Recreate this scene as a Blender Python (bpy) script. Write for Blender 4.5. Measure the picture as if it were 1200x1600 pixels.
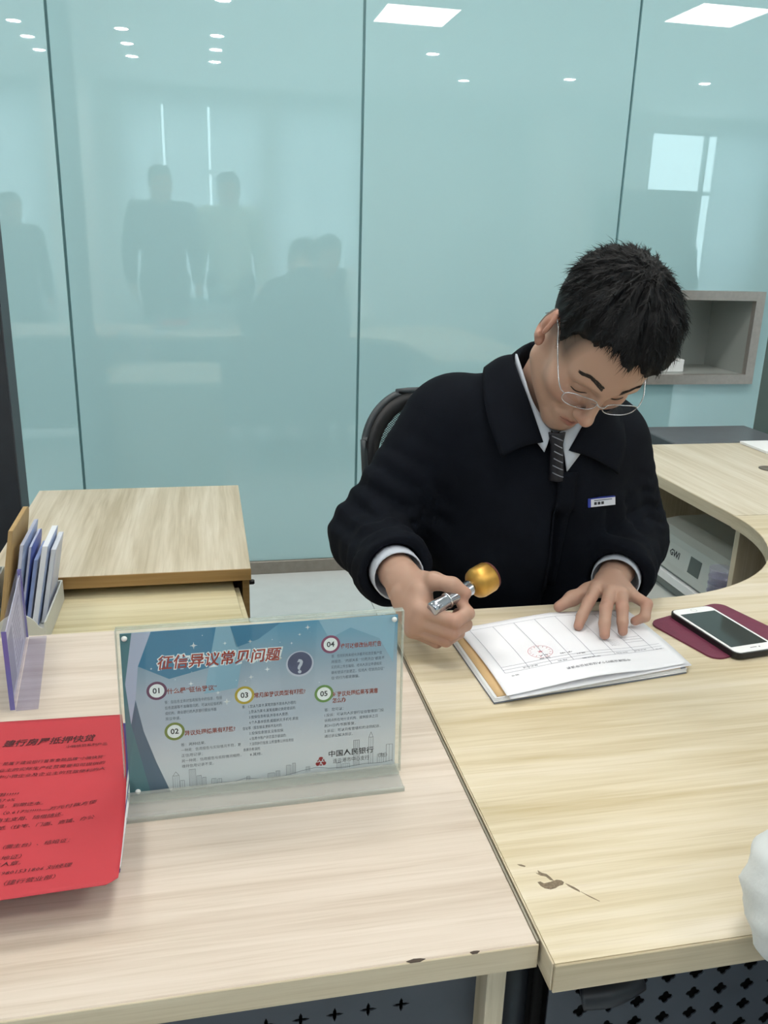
import bpy, bmesh, math, random
import numpy as np
from mathutils import Vector, Matrix

for _o in list(bpy.data.objects):
    bpy.data.objects.remove(_o)
scene = bpy.context.scene
COL = scene.collection
random.seed(4)
rng = np.random.default_rng(4)

# ------------------------------------------------------------------ camera
CAM_H = 1.34
PITCH, ROLL, YAW, FPX = math.radians(17.7), math.radians(1.7), math.radians(12.1), 1330.0
_f = Vector((math.sin(YAW) * math.cos(PITCH), math.cos(YAW) * math.cos(PITCH), -math.sin(PITCH)))
_r = Vector((math.cos(YAW), -math.sin(YAW), 0))
_u = _r.cross(_f)
_r2 = math.cos(ROLL) * _r + math.sin(ROLL) * _u
_u2 = -math.sin(ROLL) * _r + math.cos(ROLL) * _u
camd = bpy.data.cameras.new('camera')
camd.sensor_fit = 'VERTICAL'
camd.sensor_height = 24.0
camd.lens = FPX / 1600.0 * 24.0
camd.clip_start = 0.02
cam = bpy.data.objects.new('camera', camd)
COL.objects.link(cam)
cam.matrix_world = Matrix(((_r2.x, _u2.x, -_f.x, 0), (_r2.y, _u2.y, -_f.y, 0), (_r2.z, _u2.z, -_f.z, CAM_H), (0, 0, 0, 1)))
scene.camera = cam

# ------------------------------------------------------------------ world and exposure
world = bpy.data.worlds.new('world')
scene.world = world
world.use_nodes = True
world.node_tree.nodes['Background'].inputs[0].default_value = (0.86, 0.93, 1.0, 1)
world.node_tree.nodes['Background'].inputs[1].default_value = 3.2
scene.view_settings.view_transform = 'Standard'
scene.view_settings.look = 'None'
scene.view_settings.gamma = 1.0
scene.view_settings.exposure = 0.8
scene.view_settings.use_curve_mapping = False
PANEL_W = 9.0        # emission of the ceiling light panels
SPOT_W = 60.0        # emission of the small downlights

# ------------------------------------------------------------------ materials
def lin(c):
    if isinstance(c, str):
        c = [int(c[i:i + 2], 16) for i in (1, 3, 5)]
    out = []
    for v in c:
        v = v / 255.0
        out.append(v / 12.92 if v <= 0.04045 else ((v + 0.055) / 1.055) ** 2.4)
    return (*out, 1.0)

MATS = {}
def mat(name, col, rough=0.5, metal=0.0, ior=1.5, noise=None, bump=None, spec=0.5, coat=0.0, trans=0.0, alpha=1.0, sheen=0.0, sss=0.0):
    """noise=(scale, amount) small colour variation ; bump=(scale, strength)"""
    if name in MATS:
        return MATS[name]
    m = bpy.data.materials.new(name)
    m.use_nodes = True
    nt = m.node_tree
    b = nt.nodes['Principled BSDF']
    c = lin(col)
    b.inputs['Base Color'].default_value = c
    b.inputs['Roughness'].default_value = rough
    b.inputs['Metallic'].default_value = metal
    b.inputs['IOR'].default_value = ior
    b.inputs['Specular IOR Level'].default_value = spec
    b.inputs['Coat Weight'].default_value = coat
    b.inputs['Transmission Weight'].default_value = trans
    b.inputs['Alpha'].default_value = alpha
    b.inputs['Sheen Weight'].default_value = sheen
    if sss:
        b.inputs['Subsurface Weight'].default_value = sss
        b.inputs['Subsurface Radius'].default_value = (0.012, 0.005, 0.003)
        b.inputs['Subsurface Scale'].default_value = 0.6
    if noise or bump:
        tc = nt.nodes.new('ShaderNodeTexCoord')
    if noise:
        n = nt.nodes.new('ShaderNodeTexNoise')
        n.inputs['Scale'].default_value = noise[0]
        n.inputs['Detail'].default_value = 5
        nt.links.new(tc.outputs['Object'], n.inputs['Vector'])
        r = nt.nodes.new('ShaderNodeValToRGB')
        k = noise[1]
        r.color_ramp.elements[0].position = 0.3
        r.color_ramp.elements[1].position = 0.7
        r.color_ramp.elements[0].color = (c[0] * (1 - k), c[1] * (1 - k), c[2] * (1 - k), 1)
        r.color_ramp.elements[1].color = (min(1, c[0] * (1 + k)), min(1, c[1] * (1 + k)), min(1, c[2] * (1 + k)), 1)
        nt.links.new(n.outputs['Fac'], r.inputs['Fac'])
        nt.links.new(r.outputs['Color'], b.inputs['Base Color'])
    if bump:
        n2 = nt.nodes.new('ShaderNodeTexNoise')
        n2.inputs['Scale'].default_value = bump[0]
        n2.inputs['Detail'].default_value = 4
        nt.links.new(tc.outputs['Object'], n2.inputs['Vector'])
        bp = nt.nodes.new('ShaderNodeBump')
        bp.inputs['Strength'].default_value = bump[1]
        bp.inputs['Distance'].default_value = 0.002
        nt.links.new(n2.outputs['Fac'], bp.inputs['Height'])
        nt.links.new(bp.outputs['Normal'], b.inputs['Normal'])
    MATS[name] = m
    return m

def wood(name, light, mid, dark, axis='x', seed=0.0, rough=0.42, bands=1.0):
    """pale laminate: broad bands, streaks and fine pores stretched along one axis"""
    if name in MATS:
        return MATS[name]
    m = bpy.data.materials.new(name)
    m.use_nodes = True
    nt = m.node_tree
    L = nt.links.new
    b = nt.nodes['Principled BSDF']
    b.inputs['Roughness'].default_value = rough
    b.inputs['Specular IOR Level'].default_value = 0.35
    tc = nt.nodes.new('ShaderNodeTexCoord')
    def stretched(sa, sb, scale, detail, dist):
        mp = nt.nodes.new('ShaderNodeMapping')
        mp.inputs['Location'].default_value = (seed, seed * 1.7, seed * 0.6)
        s = {'x': (sa, sb, sb), 'y': (sb, sa, sb), 'z': (sb, sb, sa)}[axis]
        mp.inputs['Scale'].default_value = s
        n = nt.nodes.new('ShaderNodeTexNoise')
        n.inputs['Scale'].default_value = scale
        n.inputs['Detail'].default_value = detail
        n.inputs['Distortion'].default_value = dist
        L(tc.outputs['Object'], mp.inputs['Vector'])
        L(mp.outputs['Vector'], n.inputs['Vector'])
        return n
    n1 = stretched(0.9, 9.0, 1.6, 4, 0.5)
    n2 = stretched(1.2, 34.0, 2.2, 6, 0.8)
    n3 = stretched(5.0, 260.0, 2.0, 3, 0.2)
    r1 = nt.nodes.new('ShaderNodeValToRGB')
    e = r1.color_ramp.elements
    e[0].position, e[0].color = 0.34, lin(dark)
    e[1].position, e[1].color = 0.66, lin(light)
    mm = r1.color_ramp.elements.new(0.5)
    mm.color = lin(mid)
    mixf = nt.nodes.new('ShaderNodeMath')
    mixf.operation = 'MULTIPLY_ADD'
    mixf.inputs[1].default_value = 0.55 * bands
    L(n1.outputs['Fac'], mixf.inputs[0])
    mf2 = nt.nodes.new('ShaderNodeMath')
    mf2.operation = 'MULTIPLY'
    mf2.inputs[1].default_value = 1 - 0.55 * bands
    L(n2.outputs['Fac'], mf2.inputs[0])
    L(mf2.outputs[0], mixf.inputs[2])
    L(mixf.outputs[0], r1.inputs['Fac'])
    r3 = nt.nodes.new('ShaderNodeValToRGB')
    r3.color_ramp.elements[0].position, r3.color_ramp.elements[0].color = 0.30, (0.90, 0.88, 0.85, 1)
    r3.color_ramp.elements[1].position, r3.color_ramp.elements[1].color = 0.50, (1, 1, 1, 1)
    L(n3.outputs['Fac'], r3.inputs['Fac'])
    mx = nt.nodes.new('ShaderNodeMix')
    mx.data_type = 'RGBA'
    mx.blend_type = 'MULTIPLY'
    mx.inputs[0].default_value = 0.8
    L(r1.outputs['Color'], mx.inputs[6])
    L(r3.outputs['Color'], mx.inputs[7])
    L(mx.outputs[2], b.inputs['Base Color'])
    bp = nt.nodes.new('ShaderNodeBump')
    bp.inputs['Strength'].default_value = 0.08
    bp.inputs['Distance'].default_value = 0.001
    L(n3.outputs['Fac'], bp.inputs['Height'])
    L(bp.outputs['Normal'], b.inputs['Normal'])
    MATS[name] = m
    return m

def emit(name, col, strength):
    if name in MATS:
        return MATS[name]
    m = bpy.data.materials.new(name)
    m.use_nodes = True
    b = m.node_tree.nodes['Principled BSDF']
    b.inputs['Base Color'].default_value = lin(col)
    b.inputs['Emission Color'].default_value = lin(col)
    b.inputs['Emission Strength'].default_value = strength
    MATS[name] = m
    return m

def clear(name, tint, gloss=0.08, rough=0.03, graze=0.6, haze=0.0, haze_col='#f0f2f2'):
    """thin clear plastic: mostly see-through, with reflections and a little haze"""
    if name in MATS:
        return MATS[name]
    m = bpy.data.materials.new(name)
    m.use_nodes = True
    nt = m.node_tree
    nt.nodes.remove(nt.nodes['Principled BSDF'])
    out = nt.nodes['Material Output']
    tr = nt.nodes.new('ShaderNodeBsdfTransparent')
    tr.inputs[0].default_value = lin(tint)
    gl = nt.nodes.new('ShaderNodeBsdfGlossy')
    gl.inputs['Roughness'].default_value = rough
    lw = nt.nodes.new('ShaderNodeLayerWeight')
    lw.inputs['Blend'].default_value = 0.5
    pw = nt.nodes.new('ShaderNodeMath')
    pw.operation = 'POWER'
    pw.inputs[1].default_value = 4.0
    nt.links.new(lw.outputs['Facing'], pw.inputs[0])
    ad = nt.nodes.new('ShaderNodeMath')
    ad.operation = 'MULTIPLY_ADD'
    ad.inputs[1].default_value = graze
    ad.inputs[2].default_value = gloss
    nt.links.new(pw.outputs[0], ad.inputs[0])
    mx = nt.nodes.new('ShaderNodeMixShader')
    nt.links.new(ad.outputs[0], mx.inputs[0])
    nt.links.new(tr.outputs[0], mx.inputs[1])
    nt.links.new(gl.outputs[0], mx.inputs[2])
    last = mx
    if haze:
        df = nt.nodes.new('ShaderNodeBsdfDiffuse')
        df.inputs[0].default_value = lin(haze_col)
        m2 = nt.nodes.new('ShaderNodeMixShader')
        m2.inputs[0].default_value = haze
        nt.links.new(mx.outputs[0], m2.inputs[1])
        nt.links.new(df.outputs[0], m2.inputs[2])
        last = m2
    nt.links.new(last.outputs[0], out.inputs['Surface'])
    MATS[name] = m
    return m

# ------------------------------------------------------------------ mesh helpers
def tag(o, label=None, cat=None, group=None, kind=None):
    if label: o['label'] = label
    if cat: o['category'] = cat
    if group: o['group'] = group
    if kind: o['kind'] = kind
    return o

def thing(name, label, cat, loc=(0, 0, 0), group=None):
    o = bpy.data.objects.new(name, None)
    o.empty_display_size = 0.05
    COL.objects.link(o)
    o.location = loc
    return tag(o, label, cat, group)

def world_loc(o):
    p = Vector(o.location)
    while o.parent:
        p = p + (o.matrix_parent_inverse @ Vector((0, 0, 0)))
        o = o.parent
        p = p + Vector(o.location)
    return p

def link(name, me, material, parent=None, smooth=False):
    o = bpy.data.objects.new(name, me)
    COL.objects.link(o)
    if material is not None:
        for mm in (material if isinstance(material, (list, tuple)) else [material]):
            me.materials.append(mm)
    if parent is not None:
        o.parent = parent
        o.matrix_parent_inverse = Matrix.Translation(-world_loc(parent))
    if smooth:
        me.polygons.foreach_set('use_smooth', [True] * len(me.polygons))
    return o

def mesh(name, verts, faces, material, parent=None, smooth=False):
    me = bpy.data.meshes.new(name)
    me.from_pydata([tuple(map(float, v)) for v in verts], [], [tuple(map(int, f)) for f in faces])
    me.update()
    return link(name, me, material, parent, smooth)

class MB:
    """collects shapes into ONE mesh"""
    def __init__(s):
        s.v, s.f = [], []
    def add(s, v, f):
        k = len(s.v)
        s.v += [tuple(map(float, p)) for p in v]
        s.f += [tuple(int(i) + k for i in q) for q in f]
        return s
    def box(s, lo, hi):
        x0, y0, z0 = lo
        x1, y1, z1 = hi
        return s.add([(x0, y0, z0), (x1, y0, z0), (x1, y1, z0), (x0, y1, z0), (x0, y0, z1), (x1, y0, z1), (x1, y1, z1), (x0, y1, z1)],
                     [(0, 3, 2, 1), (4, 5, 6, 7), (0, 1, 5, 4), (1, 2, 6, 5), (2, 3, 7, 6), (3, 0, 4, 7)])
    def rbox(s, lo, hi, r=0.004, seg=2, rot=None):
        bm = bmesh.new()
        bmesh.ops.create_cube(bm, size=1)
        c = [(a + b) / 2 for a, b in zip(lo, hi)]
        d = [b - a for a, b in zip(lo, hi)]
        for v in bm.verts:
            v.co = Vector((v.co.x * d[0], v.co.y * d[1], v.co.z * d[2]))
        bmesh.ops.bevel(bm, geom=list(bm.edges), offset=min(r, min(d) * 0.49), segments=seg, profile=0.5, affect='EDGES')
        if rot is not None:
            bmesh.ops.transform(bm, matrix=rot.to_4x4(), verts=bm.verts)
        bm.verts.index_update()
        s.add([v.co + Vector(c) for v in bm.verts], [[v.index for v in f.verts] for f in bm.faces])
        bm.free()
        return s
    def prism(s, pts, z0, z1):
        n = len(pts)
        v = [(p[0], p[1], z0) for p in pts] + [(p[0], p[1], z1) for p in pts]
        f = [tuple(range(n - 1, -1, -1)), tuple(range(n, 2 * n))] + [(i, (i + 1) % n, n + (i + 1) % n, n + i) for i in range(n)]
        return s.add(v, f)
    def tube(s, pts, r, n=10, cap=True):
        v, f, m = tube_data(pts, r, n, cap)
        return s.add(v, f)
    def lathe(s, prof, base, axis=(0, 0, 1), n=24):
        ax = Vector(axis).normalized()
        t = ax.orthogonal().normalized()
        b = ax.cross(t)
        v, f = [], []
        for r, h in prof:
            for i in range(n):
                a = 2 * math.pi * i / n
                v.append(Vector(base) + ax * h + (t * math.cos(a) + b * math.sin(a)) * r)
        for k in range(len(prof) - 1):
            for i in range(n):
                j = (i + 1) % n
                f.append((k * n + i, k * n + j, (k + 1) * n + j, (k + 1) * n + i))
        f.append(tuple(range(n - 1, -1, -1)))
        f.append(tuple((len(prof) - 1) * n + i for i in range(n)))
        return s.add(v, f)
    def build(s, name, material, parent=None, smooth=False):
        return mesh(name, s.v, s.f, material, parent, smooth)

def tube_data(pts, r, n=10, cap=True):
    pts = [Vector(p) for p in pts]
    rs = r if isinstance(r, (list, tuple)) else [r] * len(pts)
    v, f = [], []
    prev = None
    for i, p in enumerate(pts):
        t = (pts[min(i + 1, len(pts) - 1)] - pts[max(i - 1, 0)]).normalized()
        if prev is None:
            a = t.orthogonal().normalized()
        else:
            a = (prev - t * prev.dot(t)).normalized()
        prev = a
        b = t.cross(a)
        for k in range(n):
            w = 2 * math.pi * k / n
            v.append(p + (a * math.cos(w) + b * math.sin(w)) * rs[i])
    for i in range(len(pts) - 1):
        for k in range(n):
            j = (k + 1) % n
            f.append((i * n + k, i * n + j, (i + 1) * n + j, (i + 1) * n + k))
    if cap:
        f.append(tuple(range(n - 1, -1, -1)))
        f.append(tuple((len(pts) - 1) * n + k for k in range(n)))
    return v, f, None

def catmull(pts, sub=6, closed=False):
    P = [Vector(p) for p in pts]
    n = len(P)
    out = []
    rngi = range(n if closed else n - 1)
    for i in rngi:
        p0 = P[(i - 1) % n] if closed else P[max(i - 1, 0)]
        p1, p2 = P[i], P[(i + 1) % n]
        p3 = P[(i + 2) % n] if closed else P[min(i + 2, n - 1)]
        for k in range(sub):
            t = k / sub
            out.append(0.5 * ((2 * p1) + (p2 - p0) * t + (2 * p0 - 5 * p1 + 4 * p2 - p3) * t * t + (3 * p1 - p0 - 3 * p2 + p3) * t ** 3))
    if not closed:
        out.append(P[-1])
    return out

def rrect(x0, y0, x1, y1, r, seg=5):
    pts = []
    for cx, cy, a0 in ((x1 - r, y0 + r, -90), (x1 - r, y1 - r, 0), (x0 + r, y1 - r, 90), (x0 + r, y0 + r, 180)):
        for k in range(seg + 1):
            a = math.radians(a0 + 90 * k / seg)
            pts.append((cx + r * math.cos(a), cy + r * math.sin(a)))
    return pts

def sheet(name, fn, nu, nv, thick, material, parent=None, smooth=True):
    """a sheet with real thickness over fn(u,v) -> point"""
    g = [[Vector(fn(i / nu, j / nv)) for i in range(nu + 1)] for j in range(nv + 1)]
    nor = []
    for j in range(nv + 1):
        row = []
        for i in range(nu + 1):
            du = g[j][min(i + 1, nu)] - g[j][max(i - 1, 0)]
            dv = g[min(j + 1, nv)][i] - g[max(j - 1, 0)][i]
            n = du.cross(dv)
            row.append(n.normalized() if n.length > 1e-12 else Vector((0, 0, 1)))
        nor.append(row)
    W = nu + 1
    v = [g[j][i] for j in range(nv + 1) for i in range(W)] + [g[j][i] - nor[j][i] * thick for j in range(nv + 1) for i in range(W)]
    K = W * (nv + 1)
    f = []
    for j in range(nv):
        for i in range(nu):
            a = j * W + i
            f.append((a, a + 1, a + 1 + W, a + W))
            f.append((K + a, K + a + W, K + a + 1 + W, K + a + 1))
    for i in range(nu):
        f.append((i, K + i, K + i + 1, i + 1))
        a = nv * W + i
        f.append((a, a + 1, K + a + 1, K + a))
    for j in range(nv):
        a = j * W
        f.append((a, a + W, K + a + W, K + a))
        a = j * W + nu
        f.append((a, K + a, K + a + W, a + W))
    return mesh(name, v, f, material, parent, smooth)

_txt = bpy.data.curves.new('lettering', 'FONT')
_txt_o = bpy.data.objects.new('lettering', _txt)
COL.objects.link(_txt_o)
def text2d(body, size=1.0, offset=0.0, align='LEFT', shear=0.0, width=None, res=1):
    """2-D outline of a line of text: vertices (x, y) and faces, baseline at 0"""
    _txt.body = body
    _txt.size = size
    _txt.offset = offset
    _txt.align_x = align
    _txt.shear = shear
    _txt.resolution_u = res
    dg = bpy.context.evaluated_depsgraph_get()
    dg.update()
    me = bpy.data.meshes.new_from_object(_txt_o.evaluated_get(dg))
    v = [(p.co.x, p.co.y) for p in me.vertices]
    f = [tuple(p.vertices) for p in me.polygons]
    bpy.data.meshes.remove(me)
    if width and v:
        x0 = min(p[0] for p in v)
        x1 = max(p[0] for p in v)
        k = width / max(1e-6, x1 - x0)
        v = [((p[0] - x0) * k, p[1]) for p in v]
    return v, f

class Print:
    """flat print collected in sheet coordinates, then laid on a surface fn(x,y,lift)"""
    def __init__(s):
        s.v, s.f = [], []
    def add(s, v, f, dx=0, dy=0, lift=0.0, up=(0, 1)):
        k = len(s.v)
        s.v += [(p[0] + dx, p[1] + dy, lift) for p in v]
        s.f += [tuple(i + k for i in q) for q in f]
    def text(s, body, x, y, size, lift=0.0, **kw):
        v, f = text2d(body, size, **kw)
        s.add(v, f, x, y, lift)
    def rect(s, x0, y0, x1, y1, lift=0.0):
        s.add([(x0, y0), (x1, y0), (x1, y1), (x0, y1)], [(0, 1, 2, 3)], 0, 0, lift)
    def line(s, x0, y0, x1, y1, w, lift=0.0):
        d = math.hypot(x1 - x0, y1 - y0)
        nx, ny = -(y1 - y0) / d * w / 2, (x1 - x0) / d * w / 2
        n = max(1, int(d / 0.02))
        v, f = [], []
        for k in range(n + 1):
            t = k / n
            x, y = x0 + (x1 - x0) * t, y0 + (y1 - y0) * t
            v += [(x + nx, y + ny), (x - nx, y - ny)]
        for k in range(n):
            f.append((2 * k, 2 * k + 1, 2 * k + 3, 2 * k + 2))
        s.add(v, f, 0, 0, lift)
    def poly(s, pts, lift=0.0):
        s.add(pts, [tuple(range(len(pts)))], 0, 0, lift)
    def disc(s, x, y, r, lift=0.0, n=28):
        s.poly([(x + r * math.cos(2 * math.pi * k / n), y + r * math.sin(2 * math.pi * k / n)) for k in range(n)], lift)
    def ring(s, x, y, r0, r1, lift=0.0, n=32):
        v = []
        for k in range(n):
            a = 2 * math.pi * k / n
            v += [(x + r0 * math.cos(a), y + r0 * math.sin(a)), (x + r1 * math.cos(a), y + r1 * math.sin(a))]
        s.add(v, [(2 * k, 2 * k + 1, 2 * ((k + 1) % n) + 1, 2 * ((k + 1) % n)) for k in range(n)], 0, 0, lift)
    def star(s, x, y, r, q=0.18, lift=0.0, rot=0.0):
        s.poly([(x + (r if k % 2 == 0 else r * q) * math.cos(rot + math.pi * k / 4), y + (r if k % 2 == 0 else r * q) * math.sin(rot + math.pi * k / 4)) for k in range(8)], lift)
    def build(s, name, fn, material, parent):
        o = mesh(name, [fn(*p) for p in s.v], s.f, material, parent)
        if len(s.f) > 12:
            o['kind'] = 'stuff'        # fine print
        return o

def perforated(name, x0, z0, cw, ch, nx, nz, y, hole, material, parent, top=None, thick=0.0015):
    """sheet-metal panel facing -Y with real openings"""
    N = len(hole)
    sq = []
    for h in hole:
        a = math.atan2(h[1], h[0])
        c, sn = math.cos(a), math.sin(a)
        k = min(cw / 2 / max(abs(c), 1e-9), ch / 2 / max(abs(sn), 1e-9))
        sq.append((c * k, sn * k))
    # put exact corners where the nearest sample is
    for cx, cz in ((1, 1), (-1, 1), (-1, -1), (1, -1)):
        j = min(range(N), key=lambda i: (sq[i][0] - cx * cw / 2) ** 2 + (sq[i][1] - cz * ch / 2) ** 2)
        sq[j] = (cx * cw / 2, cz * ch / 2)
    b = MB()
    for i in range(nx):
        for j in range(nz):
            cx, cz = x0 + (i + 0.5) * cw, z0 + (j + 0.5) * ch
            v = [(cx + p[0], y, cz + p[1]) for p in sq] + [(cx + p[0], y, cz + p[1]) for p in hole] + [(cx + p[0], y + thick, cz + p[1]) for p in hole]
            f = []
            for k in range(N):
                l = (k + 1) % N
                f.append((k, l, N + l, N + k))
                f.append((N + k, N + l, 2 * N + l, 2 * N + k))
            b.add(v, f)
    return b.build(name, material, parent)

# ================================================================== STRUCTURE
WALL_Y = 3.34
CEIL = 3.0
FRONT_Y = -4.6
XL, XR = -4.8, 8.2
m_white_wall = mat('white wall paint', '#e9ebe7', 0.8, noise=(6, 0.03))
m_floor = mat('pale polished floor tile', '#dfe3e4', 0.22, noise=(14, 0.03))
m_joint = mat('tile joint', '#a9abab', 0.8)
m_ceiling = mat('ceiling board', '#f2f3f1', 0.85, noise=(3, 0.02))
m_teal = mat('teal back-painted glass', '#add3d9', 0.012, ior=1.6, spec=0.95)
m_gap = mat('dark green glass edge', '#6d9599', 0.5)
m_skirt = mat('brushed grey skirting', '#8f8a82', 0.4, metal=0.3, noise=(40, 0.08))
m_black_post = mat('black powder coat post', '#2a2e35', 0.5, noise=(30, 0.08))
m_black_edge = mat('charcoal post side', '#3d4149', 0.5)

fl = tag(MB().box((XL, FRONT_Y, -0.1), (XR, WALL_Y + 0.1, -0.004)).build('floor', m_joint), kind='structure')
tile_proto = None
for i in range(14):
    for j in range(8):
        x, y = -2.4 + i * 0.6, -1.4 + j * 0.6
        if x > 5.8:
            continue
        b = MB().rbox((x + 0.0015, y + 0.0015, -0.0035), (x + 0.5985, min(y + 0.5985, WALL_Y - 0.01), 0.0), 0.0008, 1)
        b.build('floor_tile', m_floor, fl)
# beyond the tiles near the desks the same floor goes on as plain slabs
for lo, hi in (((XL, FRONT_Y), (-2.4, WALL_Y)), ((6.0, FRONT_Y), (XR, WALL_Y)), ((-2.4, FRONT_Y), (6.0, -1.4))):
    MB().box((lo[0], lo[1], -0.0035), (hi[0], hi[1], 0.0)).build('floor_slab', m_floor, fl)

tag(MB().box((XL, FRONT_Y, CEIL), (XR, WALL_Y + 0.1, CEIL + 0.1)).build('ceiling', m_ceiling), kind='structure')
tag(MB().box((XL - 0.1, FRONT_Y, 0), (XL, WALL_Y + 0.1, CEIL)).build('wall_left', m_white_wall), kind='structure')
tag(MB().box((XR, FRONT_Y, 0), (XR + 0.1, WALL_Y + 0.1, CEIL)).build('wall_right', m_white_wall), kind='structure')

# wall of glass panels behind the clerk (with one opening for the transfer tray)
SLOT = (1.80, 2.30, 0.825, 1.142)      # x0, x1, z0, z1 of the opening
wb = MB().box((XL, WALL_Y + 0.42, 0), (XR, WALL_Y + 0.5, CEIL))
wb.box((XL, WALL_Y + 0.012, 0), (SLOT[0], WALL_Y + 0.06, CEIL)).box((SLOT[1], WALL_Y + 0.012, 0), (XR, WALL_Y + 0.06, CEIL))
wb.box((SLOT[0], WALL_Y + 0.012, 0), (SLOT[1], WALL_Y + 0.06, SLOT[2])).box((SLOT[0], WALL_Y + 0.012, SLOT[3]), (SLOT[1], WALL_Y + 0.06, CEIL))
wall_back = tag(wb.build('wall_back', m_gap), kind='structure')
G0 = 0.0048
seams = [-4.73, -3.667, -2.604, -1.541, -0.475, 0.593, 1.642, 2.705, 3.768, 4.83, 5.89, 6.95, 8.01]
for a, c in zip(seams[:-1], seams[1:]):
    x0, x1, z0, z1 = a + G0, c - G0, 0.055, CEIL - 0.01
    y0, y1 = WALL_Y, WALL_Y + 0.012
    if a < SLOT[0] < c:
        b = MB()
        o_ = [(x0, z0), (x1, z0), (x1, z1), (x0, z1)]
        i_ = [(SLOT[0], SLOT[2]), (SLOT[1], SLOT[2]), (SLOT[1], SLOT[3]), (SLOT[0], SLOT[3])]
        v = [(p[0], y0, p[1]) for p in o_ + i_] + [(p[0], y1, p[1]) for p in o_ + i_]
        f = []
        for k in range(4):
            l = (k + 1) % 4
            f += [(k, l, 4 + l, 4 + k), (8 + k, 12 + k, 12 + l, 8 + l), (k, 8 + k, 8 + l, l), (4 + k, 4 + l, 12 + l, 12 + k)]
        b.add(v, f)
        b.build('glass_panel', m_teal, wall_back)
    else:
        MB().rbox((x0, y0, z0), (x1, y1, z1), 0.001, 1).build('glass_panel', m_teal, wall_back)
tag(MB().rbox((XL, WALL_Y - 0.012, 0), (XR, WALL_Y + 0.012, 0.055), 0.002, 1).build('baseboard_back', m_skirt), kind='structure')

# dark partition post beside the side cabinet
tp = tag(MB().rbox((-0.602, 2.392, 0), (-0.512, 2.492, CEIL), 0.002, 1).build('trim_1', m_black_post), kind='structure')
MB().box((-0.5118, 2.394, 0.0), (-0.509, 2.49, CEIL)).build('side_strip', m_black_edge, tp)

# hall behind the camera: window wall, seen mirrored in the glass
m_frame = mat('pale window frame', '#aeb5b6', 0.5)
m_pane = clear('window glass', '#e6f2f2', 0.02, 0.0)
openings = [(-3.7, -1.75), (-0.85, 0.75), (0.95, 1.95), (5.9, 7.6)]
wf = MB()
edges = [XL] + [q for op in openings for q in op] + [XR]
for k in range(0, len(edges), 2):
    wf.box((edges[k], FRONT_Y - 0.2, 0), (edges[k + 1], FRONT_Y, CEIL))
for op in openings:
    wf.box((op[0], FRONT_Y - 0.2, 0), (op[1], FRONT_Y, 0.45)).box((op[0], FRONT_Y - 0.2, 2.85), (op[1], FRONT_Y, CEIL))
tag(wf.build('wall_front', m_white_wall), kind='structure')
for n_, op in enumerate(openings):
    w = bpy.data.objects.new('window_%d' % (n_ + 1), None)
    COL.objects.link(w)
    w.location = ((op[0] + op[1]) / 2, FRONT_Y - 0.1, 0.45)
    tag(w, kind='structure')
    x0, x1 = op
    f_ = MB()
    for lo, hi in (((x0, .45), (x0 + .05, 2.85)), ((x1 - .05, .45), (x1, 2.85)), ((x0, .45), (x1, .5)), ((x0, 2.8), (x1, 2.85)), ((x0, 2.05), (x1, 2.1)), (((x0 + x1) / 2 - .025, .45), ((x0 + x1) / 2 + .025, 2.85))):
        f_.box((lo[0], FRONT_Y - 0.13, lo[1]), (hi[0], FRONT_Y - 0.07, hi[1]))
    f_.build('window_frame', m_frame, w)
    xm = (x0 + x1) / 2
    for (a, c) in ((x0 + .05, xm - .025), (xm + .025, x1 - .05)):
        for (z0, z1) in ((.5, 2.05), (2.1, 2.8)):
            MB().box((a, FRONT_Y - 0.104, z0), (c, FRONT_Y - 0.098, z1)).build('pane', m_pane, w)
# sheer curtains in front of the windows
def sheer(name, col, tr):
    m = bpy.data.materials.new(name)
    m.use_nodes = True
    nt = m.node_tree
    nt.nodes.remove(nt.nodes['Principled BSDF'])
    d = nt.nodes.new('ShaderNodeBsdfDiffuse'); d.inputs[0].default_value = lin(col)
    t = nt.nodes.new('ShaderNodeBsdfTranslucent'); t.inputs[0].default_value = lin(col)
    x = nt.nodes.new('ShaderNodeMixShader'); x.inputs[0].default_value = tr
    nt.links.new(d.outputs[0], x.inputs[1]); nt.links.new(t.outputs[0], x.inputs[2])
    nt.links.new(x.outputs[0], nt.nodes['Material Output'].inputs['Surface'])
    return m
m_sheer = sheer('sheer white curtain', '#f0f4f6', 0.6)
cur = [(-3.75, -2.75, 'at the far left window, outer half'), (-2.70, -1.72, 'at the far left window, inner half'), (-0.92, -0.405, 'left of the two bright gaps at the middle window'), (-0.375, 0.125, 'between the two bright gaps at the middle window'),
       (0.155, 0.80, 'right of the two bright gaps at the middle window'), (0.90, 1.42, 'left half of the narrow window'), (1.43, 2.0, 'right half of the narrow window'), (6.78, 7.65, 'at the far right window')]
for (x0, x1, w_) in cur:
    def cfn_(u, v, x0=x0, x1=x1):
        return (x0 + (x1 - x0) * u, FRONT_Y + 0.10 + 0.022 * math.sin(u * (x1 - x0) * 62) * (1 - .3 * v), 0.03 + 2.9 * v)
    tc_ = thing('curtain', 'sheer white curtain ' + w_, 'curtain', ((x0 + x1) / 2, FRONT_Y + .1, 0.0), 'sheer curtains in the hall')
    sheet('cloth', cfn_, max(16, int((x1 - x0) * 50)), 4, 0.001, m_sheer, tc_)
    MB().tube([(x0, FRONT_Y + .10, 2.945), (x1, FRONT_Y + .10, 2.945)], 0.012, 8).build('rod', m_frame, tc_, True)
# square columns in the hall
for n_, (cx, cy, wd) in enumerate(((-1.35, -3.9, 0.5), (4.3, -3.9, 0.6))):
    tag(MB().rbox((cx - wd / 2, cy - wd / 2, 0), (cx + wd / 2, cy + wd / 2, CEIL), 0.01, 1).build('trim_%d' % (n_ + 2), m_white_wall), kind='structure')

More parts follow.
